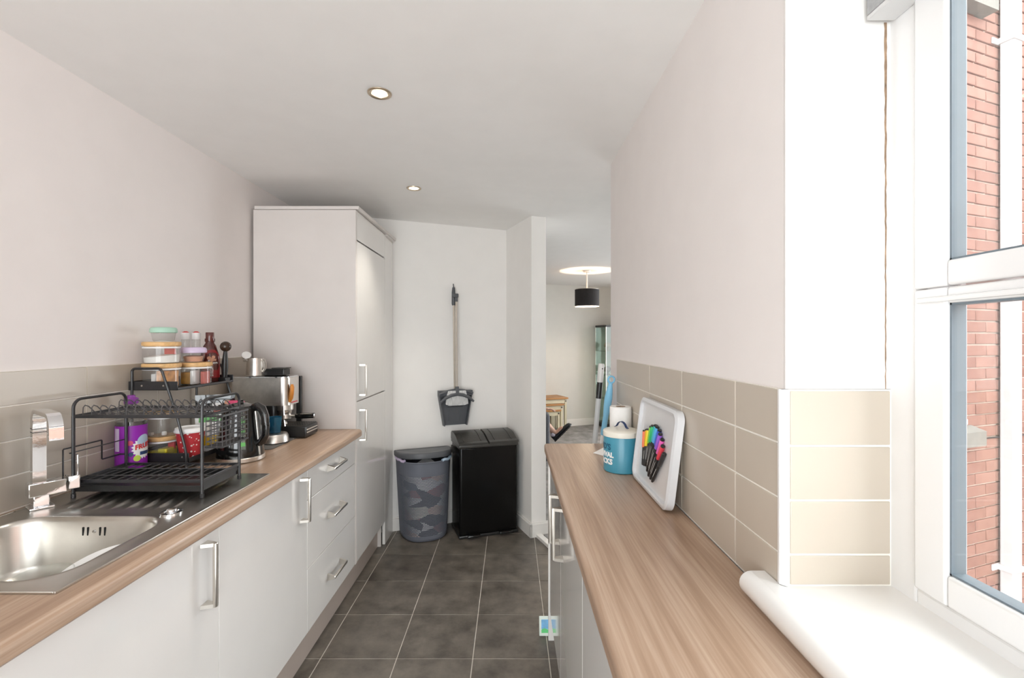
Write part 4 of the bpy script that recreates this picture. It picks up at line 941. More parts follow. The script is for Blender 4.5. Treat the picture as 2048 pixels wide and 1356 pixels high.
PC = [('orange', (.85, .22, .10)), ('amber', (.85, .36, .03)), ('yellow', (.85, .62, .03)), ('lime green', (.30, .66, .06)), ('green', (.03, .46, .16)), ('turquoise', (.05, .52, .50)), ('sky blue', (.10, .42, .78)), ('blue', (.06, .12, .60)), ('violet', (.30, .12, .62)), ('pink', (.82, .14, .50)), ('red', (.74, .06, .09)), ('black', (.03, .03, .032))]
TU = [-.100, -.082, -.062, -.040, -.018, .004, .026, .045, .062, .080, .098, .112]
TV = [.178, .185, .190, .203, .210, .215, .214, .208, .199, .186, .170, .150]
BU = [-.072, -.066, -.056, -.046, -.036, -.028, -.020, -.010, -.001, .010, .020, .034]
BV = [.066, .066, .068, .072, .072, .066, .060, .055, .050, .050, .047, .043]
for i, (nm, c) in enumerate(PC):
    p = WB @ Vector((TU[i], TV[i], .0)); zz = .0185 if i % 2 else .0205
    a = Vector((BU[i], BV[i], zz)); e = Vector((TU[i], TV[i], zz)); d = (e-a).normalized(); ln = (e-a).length
    t = thing('marker_pen', f'{nm} capped marker pen held on the whiteboard in a fan', 'pen', tuple(WB @ a), 0, 'fan of marker pens on the whiteboard')
    q = d.to_track_quat('Z', 'X').to_matrix().to_4x4(); Q = WB @ Matrix.Translation(a) @ q
    b = MB(M=Q); b.lathe([(0, 0), (.0034, 0), (.0047, .004), (.0047, ln-.058), (.004, ln-.056), (.004, ln-.05)], (0, 0, 0), 14); br_ = b.build('barrel', M['black_plastic'], t, True)
    b = MB(M=Q); b.lathe([(.0053, ln-.057), (.0066, ln-.055), (.0068, ln-.006), (.0062, ln-.004)], (0, 0, 0), 14); b.build('cap', mat(nm+' pen cap', c, .35, var=.05), t, True)
    b = MB(M=Q); b.lathe([(.0066, ln-.006), (.0066, ln-.001), (.0055, ln), (0, ln)], (0, 0, 0), 14); b.build('cap_end', M['black_plastic'], t, True)
    b = MB(M=Q)
    zl = Q.to_3x3().inverted() @ (WB.to_3x3() @ Vector((0, 0, 1))); az = math.atan2(zl.y, zl.x)
    b.lathe([(.0049, .022), (.0049, ln-.072)], (0, 0, 0), 4, a0=az-.35, a1=az+.15); b.build('print', M['ink_white'], br_, True, fix=False)
# blue tin
TC = (.414, 1.768); TR = .066
t = thing('storage_tin', 'teal blue tin with cream lid and lettering on the narrow worktop', 'tin', (TC[0], TC[1], ZW))
b = MB(); b.lathe([(0, .001), (TR-.003, .001), (TR, .004), (TR, .135), (TR-.001, .137)], (0, 0, 0), 56); bt = b.build('body', M['tin_blue'], t)
b = MB(); b.lathe([(TR-.001, .130), (TR+.002, .131), (TR+.0025, .134), (TR+.002, .148), (TR-.002, .152), (TR-.020, .156), (.02, .158), (0, .158)], (0, 0, 0), 56); ld = b.build('lid', M['cream'], t)
Rz = Matrix.Rotation(math.radians(-52), 4, 'Z'); b = MB(M=Rz)
pts = [(-.030, 0, .159), (-.026, 0, .160), (-.021, 0, .164), (-.016, 0, .173), (-.008, 0, .179), (0, 0, .181), (.008, 0, .179), (.016, 0, .173), (.021, 0, .164), (.026, 0, .160), (.030, 0, .159)]
vs = []; fs = []
for (x, y, z) in pts: vs += [(x, -.006, z), (x, .006, z), (x, .006, z+.0018), (x, -.006, z+.0018)]
for i in range(len(pts)-1):
    for k in range(4): fs.append((4*i+k, 4*i+(k+1) % 4, 4*i+4+(k+1) % 4, 4*i+4+k))
fs += [(3, 2, 1, 0), tuple(4*(len(pts)-1)+k for k in range(4))]
b.add(vs, fs); b.build('lid_handle', M['ink_navy'], ld)
for txt, zc, m_, sz in (("DAD'S", .094, 'ink_tin', .030), ('SURVIVAL', .066, 'ink_white', .0245), ('SNACKS', .041, 'ink_white', .0265)):
    vs, fs = text_geo(txt, sz, .0012); b = MB(); on_cyl(b, [(v.x+.004, v.y, v.z) for v in vs], fs, TR, PI+.02, zc, off=.0005); b.build('lettering', M[m_], bt, fix=False)
# kitchen roll
t = thing('kitchen_roll', 'white kitchen roll standing behind the blue tin', 'paper roll', (.4425, 1.905, ZW))
b = MB(); b.lathe([(.019, .001), (.042, .001), (.0433, .003), (.0433, .217), (.042, .219), (.019, .219)], (0, 0, 0), 44); b.build('paper', M['paper'], t)
b = MB(); b.lathe([(.0175, .0), (.0195, .0), (.0195, .2195), (.0175, .2195), (.0175, 0)], (0, 0, 0), 30); b.build('core', M['card'], t)
# folded paper
t = MB(); t.add([(.352, 2.03, ZW+.001), (.400, 2.01, ZW+.001), (.402, 1.96, ZW+.001), (.392, 1.99, ZW+.034), (.353, 2.031, ZW+.0016), (.401, 2.012, ZW+.0018), (.404, 1.961, ZW+.0018), (.3935, 1.992, ZW+.0345)],
               [(0, 2, 3), (0, 3, 1), (4, 7, 6), (4, 5, 7), (0, 4, 6, 2), (2, 6, 7, 3), (3, 7, 5, 1), (1, 5, 4, 0)], False)
tag(t.build('paper_scrap', M['paper']), 'folded white paper corner lying on the worktop beside the blue tin', 'paper')
# mop pole and blue brush standing behind the worktop end
t = thing('mop', 'pale grey mop with black collar standing beyond the worktop end', 'mop', (.345, 2.38, 0))
p0, p1 = Vector((.347, 2.365, .02)), Vector((.4525, 2.36, 1.262)); L_ = lambda k: tuple(p0+(p1-p0)*k)
b = MB(); b.tube([L_(.02), L_(.86)], .0125, 14); b.build('pole', M['pole_grey'], t, True)
b = MB(); b.tube([L_(.86), L_(.925)], .0145, 14); b.build('collar', M['black_plastic'], t, True)
b = MB(); b.tube([L_(.925), L_(.93), L_(.995), L_(1.0)], [.0135, .0155, .0155, .013], 16); gp = b.build('end_grip', M['pole_white'], t, True)
b = MB(); b.ball(tuple(Vector(L_(.98))+Vector((.004, -.015, 0))), .0032, 8); b.build('hang_hole', M['dark_void'], gp, True)
b = MB(); b.bbox(.30, .40, 2.30, 2.43, .001, .03, .006); b.build('head', M['grey_plastic'], t, True)
t = thing('brush', 'sky blue handled brush with white pole leaning by the end of the tiles', 'brush', (.36, 2.50, 0))
q0, q1 = Vector((.360, 2.50, .03)), Vector((.464, 2.196, 1.18)); K = lambda k: tuple(q0+(q1-q0)*k)
b = MB(); b.tube([K(.01), K(.80)], .0095, 12); b.build('pole', M['white_plastic'], t, True)
b = MB(); b.tube([K(.78), K(.80), K(.86), K(.90), K(.935), K(.97), K(.99), K(1.0)], [.0115, .013, .0125, .017, .0185, .0145, .0105, .009], 16); hd = b.build('grip', M['sky_blue'], t, True)
rc = Vector(K(1.0))+Vector((0.002, -.003, .016)); b = MB(); b.tube([(rc.x+.0155*math.cos(2*PI*i/24), rc.y+.004*math.cos(2*PI*i/24), rc.z+.0155*math.sin(2*PI*i/24)) for i in range(24)], .0042, 8, closed=True); b.build('hanging_ring', M['sky_blue'], hd, True)
b = MB(); b.bbox(.29, .43, 2.487, 2.522, .025, .055, .006); b.build('brush_head', M['sky_blue'], t, True)
b = MB(); b.bbox(.295, .425, 2.490, 2.519, .001, .026, .002); b.build('bristles', M['bristle'], t, True)
# packet on the floor by the end panel
t = thing('sachet', 'small blue and green printed packet on the floor against the end panel', 'packet', (.16, 2.20, 0))
Mk = Matrix.Translation((.166, 2.199, .0015)) @ Matrix.Rotation(math.radians(-13), 4, 'X') @ Matrix.Rotation(math.radians(0), 4, 'Y')
b = MB(M=Mk); b.bbox(-.034, .034, -.003, .003, 0, .084, .002); b.build('card', M['packet_white'], t, True)
b = MB(M=Mk); b.box(-.024, .022, -.0036, -.003, .030, .070); b.build('blue_print', M['packet_blue'], t, True)
b = MB(M=Mk); b.prism([(-.024, .014), (.022, .014), (.022, .034), (.006, .028), (-.010, .034), (-.024, .028)], -.0042, -.0032, 'y'); b.build('green_print', M['packet_green'], t, True)

# ------------------------------------------------------------------ back corner: basket, bin, broom
BA = A
def wall_pt(t, off=0): return CORN - U*t + NV*off
# laundry basket (D-shaped, flat side to the wall); local x along the wall, -y towards the room
c = wall_pt(.680, .045)
lb_ = thing('laundry_basket', 'grey perforated laundry basket with lid ajar in the corner by the fridge unit', 'laundry basket', (c.x, c.y, 0), BA)
def dshape(k, n=72):
    w_, d_ = .190*k, .262*k; pts = []
    for i in range(n):
        a = PI+PI*i/(n-1); e = 2.6
        pts.append((w_*math.copysign(abs(math.cos(a))**(2/e), math.cos(a)), -d_*abs(math.sin(a))**(2/e)))
    for i in range(1, 20): pts.append((w_-2*w_*i/20, 0))
    return pts
HBK = .545
kz = lambda z: .86+.14*min(1, z/HBK)
# even re-sampling of the outline
def resample(P, n):
    L = [0]; Q = P+[P[0]]
    for a_, b_ in zip(Q, Q[1:]): L.append(L[-1]+math.dist(a_, b_))
    out = []; j = 0
    for i in range(n):
        s_ = L[-1]*i/n
        while L[j+1] < s_: j += 1
        f_ = (s_-L[j])/max(1e-9, L[j+1]-L[j]); out.append((Q[j][0]+(Q[j+1][0]-Q[j][0])*f_, Q[j][1]+(Q[j+1][1]-Q[j][1])*f_))
    return out
NP = 440; D0 = resample(dshape(1), NP); rows = 162
vs = []; fs = []
for r in range(rows+1):
    z = .004+(HBK-.004)*r/rows; k = kz(z)
    if r < 4: k *= .955+.045*r/4
    for (x, y) in D0: vs.append((x*k, -.131+(y+.131)*k, z))
for r in range(rows):
    for j in range(NP):
        hz = 11 <= r < 134
        band = (r-11)//3; inh = (r-11) % 3 != 2
        hole = hz and inh and ((j+(2 if band % 2 else 0)) % 4 < 2) 
        if not hole: fs.append((r*NP+j, r*NP+(j+1) % NP, (r+1)*NP+(j+1) % NP, (r+1)*NP+j))
fs.append(tuple(range(NP-1, -1, -1)))
b = MB(); b.add(vs, fs); bo = b.build('body', M['basket'], lb_, fix=False)
sd = bo.modifiers.new('thick', 'SOLIDIFY'); sd.thickness = .0022; sd.offset = -1
b = MB(); P_ = [(x*1.0, -.131+(y+.131)*1.0, HBK) for x, y in D0[::5]]; b.tube(P_, .006, 8, closed=True); b.build('rim', M['basket'], lb_)
b = MB(); ring_ = []; vs = []; fs = []; NL = 72; D1 = resample(dshape(1), NL)
for r in range(15):
    z = .012+(HBK-.045)*r/14; k = kz(z)*.955*(1+.006*math.sin(r*2.1))
    vs += [(x*k*(1+.006*math.sin(j*.9+r)), -.131+(y+.131)*k, z+.004*math.sin(j*.5)) for j, (x, y) in enumerate(D1)]
for r in range(14): fs += [(r*NL+j, r*NL+(j+1) % NL, (r+1)*NL+(j+1) % NL, (r+1)*NL+j) for j in range(NL)]
vs.append((0, -.13, HBK+.004)); fs += [(14*NL+j, 14*NL+(j+1) % NL, len(vs)-1) for j in range(NL)]; b.add(vs, fs); tag(b.build('laundry', M['laundry'], lb_, fix=False), kind='stuff')
b = MB(); D2 = resample(dshape(1.045), 72); vs = []; Rl = Matrix.Translation((0, .004, HBK+.010)) @ Matrix.Rotation(math.radians(-4.5), 4, 'X')
for k, z in ((1, 0), (1.012, .006), (1.012, .030), (.99, .036), (.93, .038), (.90, .034), (.5, .036)): vs += [(x*k, -.136+(y+.136)*k, z) for x, y in D2]
fs = [(r*72+j, r*72+(j+1) % 72, (r+1)*72+(j+1) % 72, (r+1)*72+j) for r in range(6) for j in range(72)]; vs += [(0, -.136, .036), (0, -.136, .002)]
fs += [(6*72+j, 6*72+(j+1) % 72, len(vs)-2) for j in range(72)]+[((j+1) % 72, j, len(vs)-1) for j in range(72)]
b.add(vs, fs, True, Rl); b.build('lid', M['grey_plastic'], lb_, ang=50)
for nm, m_, a0, a1, s_ in (('cloth_edge', 'lilac', 1.02, 1.22, 1), ('cloth_edge', 'ink_blue', 1.62, 1.92, 1)):
    b = MB(); pts = []
    for i in range(9):
        an = PI*a0+PI*(a1-a0)*i/8; x, y = .19*math.copysign(abs(math.cos(an))**.77, math.cos(an)), -.262*abs(math.sin(an))**.77
        pts.append((x*1.01, -.131+(y+.131)*1.02, HBK+.006+.004*math.sin(i*1.7)))
    b.tube(pts, .010, 8); b.build(nm, M[m_], lb_)

# double pedal bin
c = Vector((-.348, 3.262, 0)); ba = math.radians(18.5)
bn = thing('pedal_bin', 'tall black double pedal bin standing in the corner beside the laundry basket', 'bin', (c.x+.205*math.cos(ba), c.y+.205*math.sin(ba), 0), ba)
b = MB(); b.bbox(-.212, .212, .0, .272, .018, .635, .016, 4); b.build('body', M['bin'], bn)
b = MB(); b.bbox(-.216, .216, -.004, .276, 0, .022, .006); b.build('base', M['black_plastic'], bn)
b = MB(); b.bbox(-.218, .218, -.006, .278, .626, .650, .008); b.build('rim', M['binlid'], bn)
prof = [(-.006, .648), (-.006, .662)]+[(.03+.22*i/8, .668+.040*math.sin(PI/2*min(1, i/6))) for i in range(9)]+[(.278, .690), (.278, .648)]
for x0, x1 in ((-.218, -.010), (.003, .218)):
    b = MB(); b.prism(prof, x0, x1, 'x'); l_ = b.build('lid', M['binlid'], bn)
    xr = (x0+x1)/2
    for sx_ in (-1, 1):
        xx = xr+sx_*.062; b = MB(); b.tube([(xx, y, z+.0005) for y, z in prof[2:10]], .004, 8); b.build('lid_rib', M['binlid'], l_)
for x in (-.115, .115):
    b = MB(); b.bbox(x-.045, x+.045, -.040, .0, .022, .028, .003); b.bbox(x-.043, x+.043, -.0405, -.030, .0275, .032, .002); b.build('pedal', M['black_gloss'], bn)
b = MB(); b.prism([(.205, .55), (.275, .55), (.275, .60), (.205, .60)], -.2165, -.210, 'x'); b.build('back_handle', M['black_plastic'], bn)

# broom clipped to its dustpan, hanging on the wall
c = wall_pt(.430, .012)
bs = thing('dustpan', 'dark grey long handled dustpan hanging on the back wall above the bins', 'dustpan', (c.x, c.y, .74), BA)
b = MB(); 
pan = [(-.090, .0), (.090, .0), (.128, .225), (.128, .262), (-.128, .262), (-.128, .225)]
b.prism(pan, -.008, .0, 'y'); 
for (p, q) in (((-.090, .0), (-.128, .225)), ((.090, .0), (.128, .225))):
    s_ = 1 if p[0] > 0 else -1
    b.prism([p, q, (q[0]-s_*.008, q[1]), (p[0]-s_*.008, p[1])], -.050, -.006, 'y')
b.prism([(-.128, .225), (.128, .225), (.128, .262), (-.128, .262)], -.060, -.006, 'y')
b.build('pan', M['grey_plastic'], bs)
b = MB(); b.tube([(-.128, -.062, .240), (-.06, -.064, .262), (0, -.064, .270), (.06, -.064, .262), (.128, -.062, .240)], .010, 10); b.build('yoke', M['grey_plastic'], bs)
for i in range(2): b = MB(); b.bbox(-.045+.08*i, -.037+.08*i, -.013, -.006, .03, .11, .003); b.build('rib', M['grey_plastic'], bs)
b = MB()
for i in range(20): b.tube([(-.060+.0063*i, -.010, .175), (-.060+.0063*i, -.026, .135)], .0022, 5)
tag(b.build('comb', M['grey_plastic'], bs), kind='stuff')
b = MB(); b.tube([(-.008, -.045, .27), (-.012, -.030, .98)], .0085, 10); b.build('pole', M['handle'], bs)
b = MB(); b.tube([(-.012, -.030, .900), (-.013, -.030, .915), (-.013, -.030, 1.0), (-.012, -.030, 1.035)], [.012, .0145, .014, .010], 12); b.tube([(-.012, -.028, 1.035), (-.012, -.020, 1.062)], .004, 8); b.build('grip', M['grey_plastic'], bs)
br = thing('broom', 'grey broom with pale bristles clipped into the hanging dustpan', 'broom', (c.x+NV.x*.085, c.y+NV.y*.085, .932), BA)
b = MB(); b.tube([(-.002, .0, .095), (.004, .042, .74)], .0085, 10); b.build('pole', M['handle'], br)
b = MB(); b.tube([(.004, .042, .735), (.004, .042, .79)], .0125, 12); b.bbox(-.024, .018, .020, .060, .765, .795, .006); b.build('clip', M['grey_plastic'], br)
b = MB(); b.bbox(-.011, .011, -.014, .014, .045, .105, .004)
pts = [(-.128, 0, -.012), (-.09, 0, .020), (-.045, 0, .040), (0, 0, .047), (.045, 0, .040), (.09, 0, .020), (.128, 0, -.012)]
b.tube(pts, [.008, .012, .014, .014, .014, .012, .008], 10); b.build('broom_head', M['grey_plastic'], br)
b = MB(); poly = [(-.086, -.012), (.086, -.012), (.070, .05), (.060, .068), (-.060, .068), (-.070, .05)]
b.prism([(-.085, -.025), (-.06, -.036), (.06, -.036), (.085, -.025), (.078, .03), (.066, .072), (-.066, .072), (-.078, .03)], -.002, .016, 'y')
for i in range(26): b.tube([(-.082+.00656*i, -.004, -.028), (-.064+.0051*i, -.003, .060)], .0026, 5)
tag(b.build('bristles', M['bristle'], br), kind='stuff')

# ------------------------------------------------------------------ ceiling lights
def downlight(x, y, lab):
    t = thing('downlight', lab, 'ceiling light', (x, y, CZ), 0, 'recessed ceiling downlights')
    b = MB(); b.lathe([(.026, .004), (.029, -.003), (.038, -.005), (.0415, -.003), (.042, -.0005), (.026, -.0005)], (0, 0, 0), 40); b.build('bezel', M['brass_warm'], t)
    b = MB(); b.lathe([(0, .0), (.0265, .0)], (0, 0, -.0012), 30); b.build('lamp', M['lamp_on'], t, fix=False)
    d = bpy.data.lights.new('downlight lamp', 'SPOT'); d.energy = 23; d.color = (1, .93, .82); d.spot_size = math.radians(95); d.spot_blend = .8; d.shadow_soft_size = .025
    o = bpy.data.objects.new('lamp_light', d); COL.objects.link(o); o.location = (x, y, CZ-.012)
downlight(-.463, 1.663, 'recessed downlight in the ceiling nearer the camera, larger of the two')
downlight(-.556, 2.704, 'recessed downlight in the ceiling by the tall fridge unit')

# ------------------------------------------------------------------ living room
PL = (.953, 5.92)
t = thing('pendant_lamp', 'black drum pendant lamp lit in the living room beyond', 'lamp', (PL[0], PL[1], 1.80))
b = MB(); b.lathe([(0, CZ-1.80), (.05, CZ-1.80-.001), (.05, CZ-1.80-.012), (.042, CZ-1.80-.022), (0, CZ-1.80-.024)], (0, 0, 0), 30); b.build('ceiling_rose', M['white_plastic'], t)
b = MB(); b.tube([(0, 0, .21), (0, 0, CZ-1.80-.02)], .009, 8); b.build('cord', M['white_plastic'], t)
b = MB(); b.lathe([(.012, .215), (.022, .21), (.022, .15), (.014, .145)], (0, 0, 0), 18); b.build('lamp_holder', M['white_plastic'], t)
vs = []; b = MB(); n = 120
b.lathe([(.150+.0012*0, .0), (.150, .215)], (0, 0, 0), n)
for i, v in enumerate(b.v): k = 1+(.006 if (i % 2) else 0); b.v[i] = Vector((v.x*k, v.y*k, v.z))
sh = b.build('shade', M['shade'], t, ang=10, fix=False)
b = MB(); b.lathe([(.1485, .215), (.1485, .0)], (0, 0, 0), 60); b.build('shade_lining', M['shade_in'], sh, fix=False)
b = MB()
for k in range(3): an = 2*PI*k/3+.4; b.tube([(.02*math.cos(an), .02*math.sin(an), .2), (.149*math.cos(an), .149*math.sin(an), .207)], .002, 6)
for z in (.002, .213): b.tube([(.1515*math.cos(2*PI*i/40), .1515*math.sin(2*PI*i/40), z) for i in range(40)], .0025, 6, closed=True)
b.build('shade_frame', M['handle'], sh)
b = MB(); b.ball((0, 0, .095), .032, 18); b.tube([(0, 0, .12), (0, 0, .150)], .013, 10); b.build('bulb', M['bulb_on'], t)
d = bpy.data.lights.new('pendant bulb', 'POINT'); d.energy = 26; d.color = (1, .80, .58); d.shadow_soft_size = .03
o = bpy.data.objects.new('bulb_light', d); COL.objects.link(o); o.location = (PL[0], PL[1], 1.80+.05)

FA = math.atan2(FD.y, FD.x)
# nest of tables against the far wall: local x along wall, -y towards the room, origin at right front foot
def nest(lab, nm, x0, w_, d_, h_, yb, top_m):
    p = Vector((.835, 7.05, 0)); RN = Matrix.Translation(p) @ Matrix.Rotation(FA, 4, 'Z')
    t = thing('nest_table', lab, 'table', tuple(p), FA)
    ov = .018; L_ = .036
    b = MB(); b.bbox(x0-w_-ov, x0+ov, yb-ov, yb+d_+ov, h_-.024, h_, .005); b.build('tabletop', M[top_m], t)
    for sx in (0, 1):
        for sy in (0, 1):
            xx = x0-w_+sx*(w_-L_); yy = yb+sy*(d_-L_)
            b = MB(); b.bbox(xx, xx+L_, yy, yy+L_, .012, h_-.024, .003, 1); lg = b.build('leg', M['cream_wood'], t)
            if sy == 0: b = MB(); b.ball((xx+L_/2, yy-.001, h_-.055), .012, 10, sy=.4); b.build('bolt', M['black_metal'], lg)
    b = MB(); b.box(x0-w_+L_, x0-L_, yb+.004, yb+.020, h_-.085, h_-.024); b.build('apron', M['cream_wood'], t)
    for xx in (x0-w_+.006, x0-.022): q = MB(); q.box(xx, xx+.016, yb+L_, yb+d_-L_, h_-.085, h_-.024); q.build('apron', M['cream_wood'], t)
nest('largest cream table of the nest, waxed pine top, against the far wall', 'a', 0, .52, .34, .525, 0, 'oak')
nest('middle cream table of the nest, tucked under the largest one', 'b', -.072, .376, .30, .435, -.012, 'oak')
nest('smallest cream table of the nest, innermost of the three', 'c', -.130, .26, .26, .350, -.024, 'oak')
# glass display cabinet
p = fp+FD*.86+FN*.35; 
gc = thing('display_cabinet', 'tall glass display cabinet with black frame at the far wall', 'display cabinet', (p.x, p.y, 0), FA)
b = MB(); b.bbox(0, .43, 0, .32, 1.585, 1.615, .003); b.build('top', M['black_plastic'], gc)
b = MB(); b.bbox(0, .43, 0, .32, .013, .075, .003); b.build('base', M['black_plastic'], gc)
for x0, x1, y0, y1 in ((.0, .43, .0, .005), (0, .005, .006, .314), (.425, .43, .006, .314), (0, .43, .315, .32)):
    b = MB(); b.box(x0, x1, y0, y1, .075, 1.585); b.build('pane', M['cabinetglass'], gc)
b = MB(); b.box(-.001, .006, -.001, .006, .075, 1.585); b.box(-.001, .006, .312, .321, .075, 1.585); b.build('corner_strip', M['steel'], gc)
for z in (.45, .82, 1.20):
    b = MB(); b.box(.008, .422, .008, .312, z, z+.006); b.build('shelf', M['cabinetglass'], gc)
for (z, x, lab) in ((1.2065, .12, 'small brown ornament on the upper shelf of the glass cabinet'), (.8265, .11, 'small dark ornament on the middle shelf of the glass cabinet')):
    q = p+FD*x+Vector((-FD.y, FD.x, 0))*.14
    t = thing('ornament', lab, 'ornament', (q.x, q.y, z))
    b = MB(); b.lathe([(0, .001), (.04, .001), (.045, .008), (.02, .02), (.022, .04), (.06, .075), (.055, .11), (.025, .135), (0, .14)], (0, 0, 0), 20); b.build('figure', M['card'] if z > 1 else M['brown_dark'], t)
# armchair and the person in it
ac_ = thing('armchair', 'dark grey upholstered armchair behind the partition wall', 'armchair', (.0, 5.55, .0))
b = MB(); b.bbox(-.50, .38, 5.24, 5.94, .06, .30, .03, 3); b.build('base', M['sofa'], ac_, True)
b = MB(); b.bbox(-.34, .40, 5.30, 5.88, .30, .43, .04, 3); b.build('seat_cushion', M['sofa'], ac_, True)
b = MB(); b.bbox(-.56, -.32, 5.20, 5.98, .06, .95, .06, 3); b.build('backrest', M['sofa'], ac_, True)
for y0, y1 in ((5.12, 5.30), (5.88, 6.06)): b = MB(); b.bbox(-.50, .425, y0, y1, .05, .59, .05, 4); b.build('armrest', M['sofa'], ac_, True)
for x in (-.45, .34):
    for y in (5.2, 5.98): b = MB(); b.tube([(x, y, .0125), (x, y, .07)], .02, 8, r2=.026); b.build('foot', M['oak'], ac_, True)
def skin(name, joints, edges, m, parent, sub=2):
    me = bpy.data.meshes.new(name); I = RM[parent.name].inverted()
    me.from_pydata([tuple(I @ Vector(j[:3])) for j in joints], edges, []); me.materials.append(m)
    o = bpy.data.objects.new(name, me); COL.objects.link(o); o.parent = parent
    md = o.modifiers.new('skin', 'SKIN'); md.use_smooth_shade = True
    sv = me.skin_vertices[0].data
    for i, j in enumerate(joints): sv[i].radius = (j[3], j[4] if len(j) > 4 else j[3]); sv[i].use_root = (i == 0)
    s_ = o.modifiers.new('smooth', 'SUBSURF'); s_.levels = sub; s_.render_levels = sub
    return o
ps = thing('person', 'person sitting in the dark armchair, one foot in a black shoe stretched out', 'person', (-.15, 5.6, .43))
YP = 5.60
J = [(-.16, YP, .53, .115, .15), (-.20, YP, .72, .10, .14), (-.24, YP, .93, .095, .17), (-.24, YP, 1.03, .055), (-.225, YP, 1.10, .05),      # pelvis .. neck
     (-.10, YP-.10, .52, .088), (.26, YP-.12, .53, .062), (.30, YP-.12, .28, .056), (.285, YP-.12, .10, .038), (.33, YP-.12, .055, .035), (.43, YP-.12, .045, .03),     # far foot down
     (-.10, YP+.10, .53, .088), (.20, YP+.09, .62, .064), (.36, YP+.06, .44, .055), (.500, YP+.04, .290, .036), (.545, YP+.035, .262, .036), (.625, YP+.03, .345, .032),  # crossed leg
     (-.24, YP-.20, .98, .058), (-.10, YP-.30, .76, .045), (.14, YP-.37, .665, .036), (.30, YP-.385, .635, .030), (.365, YP-.385, .628, .026),       # near arm along the armrest
     (-.24, YP+.20, .98, .058), (-.12, YP+.27, .76, .045), (.08, YP+.15, .68, .036), (.18, YP+.10, .69, .028)]
E = [(0, 1), (1, 2), (2, 3), (3, 4), (0, 5), (5, 6), (6, 7), (7, 8), (8, 9), (9, 10), (0, 11), (11, 12), (12, 13), (13, 14), (14, 15), (15, 16), (2, 17), (17, 18), (18, 19), (19, 20), (20, 21), (2, 22), (22, 23), (23, 24), (24, 25)]
skin('body', J, E, M['skin'], ps)
g_ = lambda j, k: (*j[:3], *(r*k for r in j[3:]))
skin('shirt', [g_(J[0], 1.10), g_(J[1], 1.12), g_(J[2], 1.12), (-.24, YP, 1.02, .07), g_(J[17], 1.25), (-.13, YP-.275, .81, .06), g_(J[22], 1.25), (-.14, YP+.255, .81, .06)], [(0, 1), (1, 2), (2, 3), (2, 4), (4, 5), (2, 6), (6, 7)], M['shirt'], ps)
skin('shorts', [g_(J[0], 1.14), g_(J[5], 1.12), (.18, YP-.118, .53, .078), g_(J[11], 1.12), (.12, YP+.093, .60, .08)], [(0, 1), (1, 2), (0, 3), (3, 4)], M['shorts'], ps)
b = MB(); b.ball((-.205, YP, 1.20), .095, 24, sx=1.05, sy=.82, sz=1.22); 
b.v = [Vector((v.x, v.y*(1-.25*max(0, (1.17-v.z)/.1)), v.z)) for v in b.v]
b.prism([(-.105, 1.215), (-.082, 1.185), (-.110, 1.18)], YP-.012, YP+.012, 'y'); hd = b.build('head', M['skin'], ps, True)
for s_ in (-1, 1):
    b = MB(); b.ball((-.122, YP+s_*.032, 1.215), .011, 10); b.build('eye', M['ink_white'], hd, True)
    b = MB(); b.ball((-.21, YP+s_*.080, 1.195), .028, 12, sy=.35, sx=.6); b.build('ear', M['skin'], hd, True)
b = MB(); b.tube([(-.112, YP-.022, 1.148), (-.106, YP, 1.146), (-.112, YP+.022, 1.148)], .005, 6); b.build('mouth', M['red_packet'], hd, True)
b = MB(); b.ball((-.222, YP, 1.225), .105, 24, sx=1.0, sy=.86, sz=1.12); b.v = [v if v.z > 1.225 or v.x < -.23 else Vector((min(v.x, -.20), v.y*.9, max(v.z, 1.18))) for v in b.v]; b.build('hair', M['hair'], ps, True)
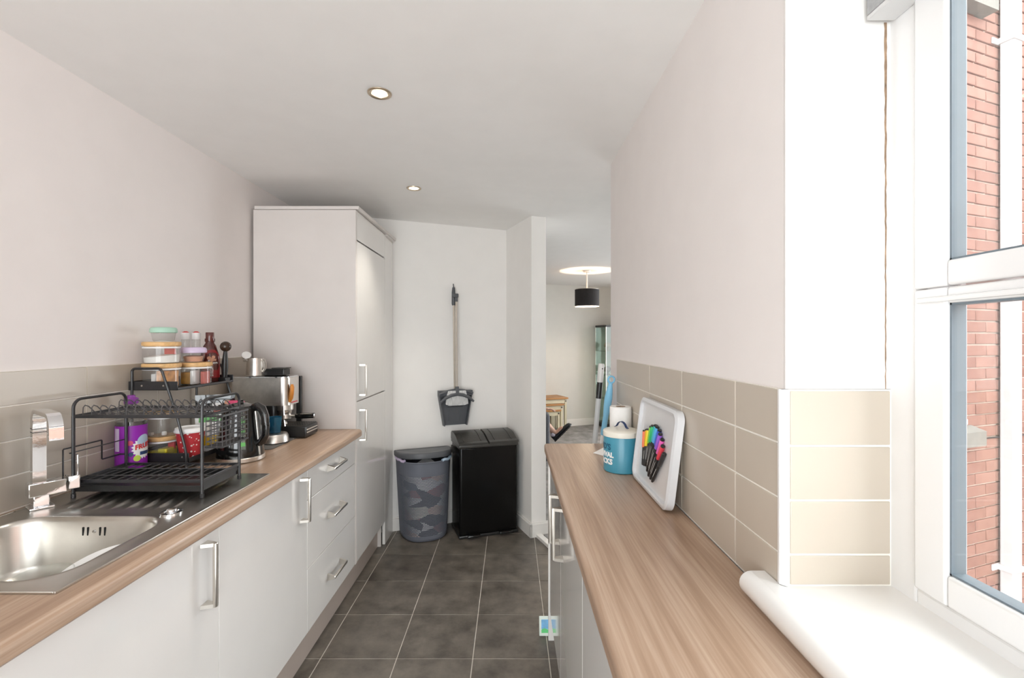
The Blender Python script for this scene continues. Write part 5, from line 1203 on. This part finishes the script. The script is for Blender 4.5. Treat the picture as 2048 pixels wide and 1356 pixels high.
# hands: five bent fingers each
def hand(ox, oy, oz, side, nm):
    hj = [(ox, oy, oz, .026, .017), (ox+.035, oy, oz-.002, .034, .015), (ox+.06, oy, oz-.004, .036, .013)]; he = [(0, 1), (1, 2)]
    h_ = skin(nm, hj, he, M['skin'], ps, 2)
    for k, (dy, ln_) in enumerate(((-.027, .058), (-.009, .068), (.009, .064), (.026, .05))):
        skin('finger', [(ox+.052, oy+dy*.9, oz-.004, .0088), (ox+.062+ln_*.4, oy+dy*1.05, oz-.005, .0084), (ox+.062+ln_*.75, oy+dy*1.1, oz-.018, .0078), (ox+.062+ln_*.92, oy+dy*1.1, oz-.034, .007)], [(0, 1), (1, 2), (2, 3)], M['skin'], ps, 1)
    skin('thumb', [(ox+.012, oy+side*.024, oz-.004, .0105), (ox+.04, oy+side*.048, oz-.010, .0095), (ox+.066, oy+side*.054, oz-.02, .008)], [(0, 1), (1, 2)], M['skin'], ps, 1)
hand(.365, YP-.385, .622, 1, 'hand'); hand(.19, YP+.10, .692, -1, 'hand')
def shoe(a, toe, up, nm):
    a = Vector(a); d = (Vector(toe)-a).normalized(); up = Vector(up); s_ = d.cross(up).normalized(); up = s_.cross(d)
    Ms = Matrix(((d.x, s_.x, up.x, a.x), (d.y, s_.y, up.y, a.y), (d.z, s_.z, up.z, a.z), (0, 0, 0, 1)))
    P_ = [(-.045, .030, .062), (-.03, .036, .066), (.03, .036, .060), (.09, .041, .050), (.15, .045, .042), (.20, .038, .034), (.225, .020, .020)]
    vs = []; fs = []; n = 14
    for (x, w_, h_) in P_:
        for i in range(n):
            an = 2*PI*i/n; vs.append((x, w_*math.cos(an), -.012+h_*(.5+.5*math.sin(an)) if math.sin(an) > 0 else -.012+h_*.5*(1+math.sin(an)*1)))
    for r in range(len(P_)-1): fs += [(r*n+i, r*n+(i+1) % n, (r+1)*n+(i+1) % n, (r+1)*n+i) for i in range(n)]
    fs += [tuple(range(n)), tuple((len(P_)-1)*n+i for i in range(n))]
    b = MB(M=Ms); b.add(vs, fs); o = b.build(nm, M['shorts'], ps, True, 60)
    b = MB(M=Ms); b.prism([(-.05, -.030), (.03, -.034), (.15, -.046), (.21, -.038), (.235, 0), (.21, .038), (.15, .046), (.03, .034), (-.05, .030)], -.024, -.008); b.build('sole', M['black_rubber'], o, True)
    b = MB(M=Ms); b.tube([(-.005, 0, .03), (-.008, 0, .075)], .034, 14, r2=.030); b.build('sock', M['sock'], ps, True)
shoe((.545, YP+.035, .222), (.72, YP+.03, .405), (-.70, 0, .70), 'shoe')
shoe((.30, YP-.12, .037), (.55, YP-.12, .037), (0, 0, 1), 'shoe')
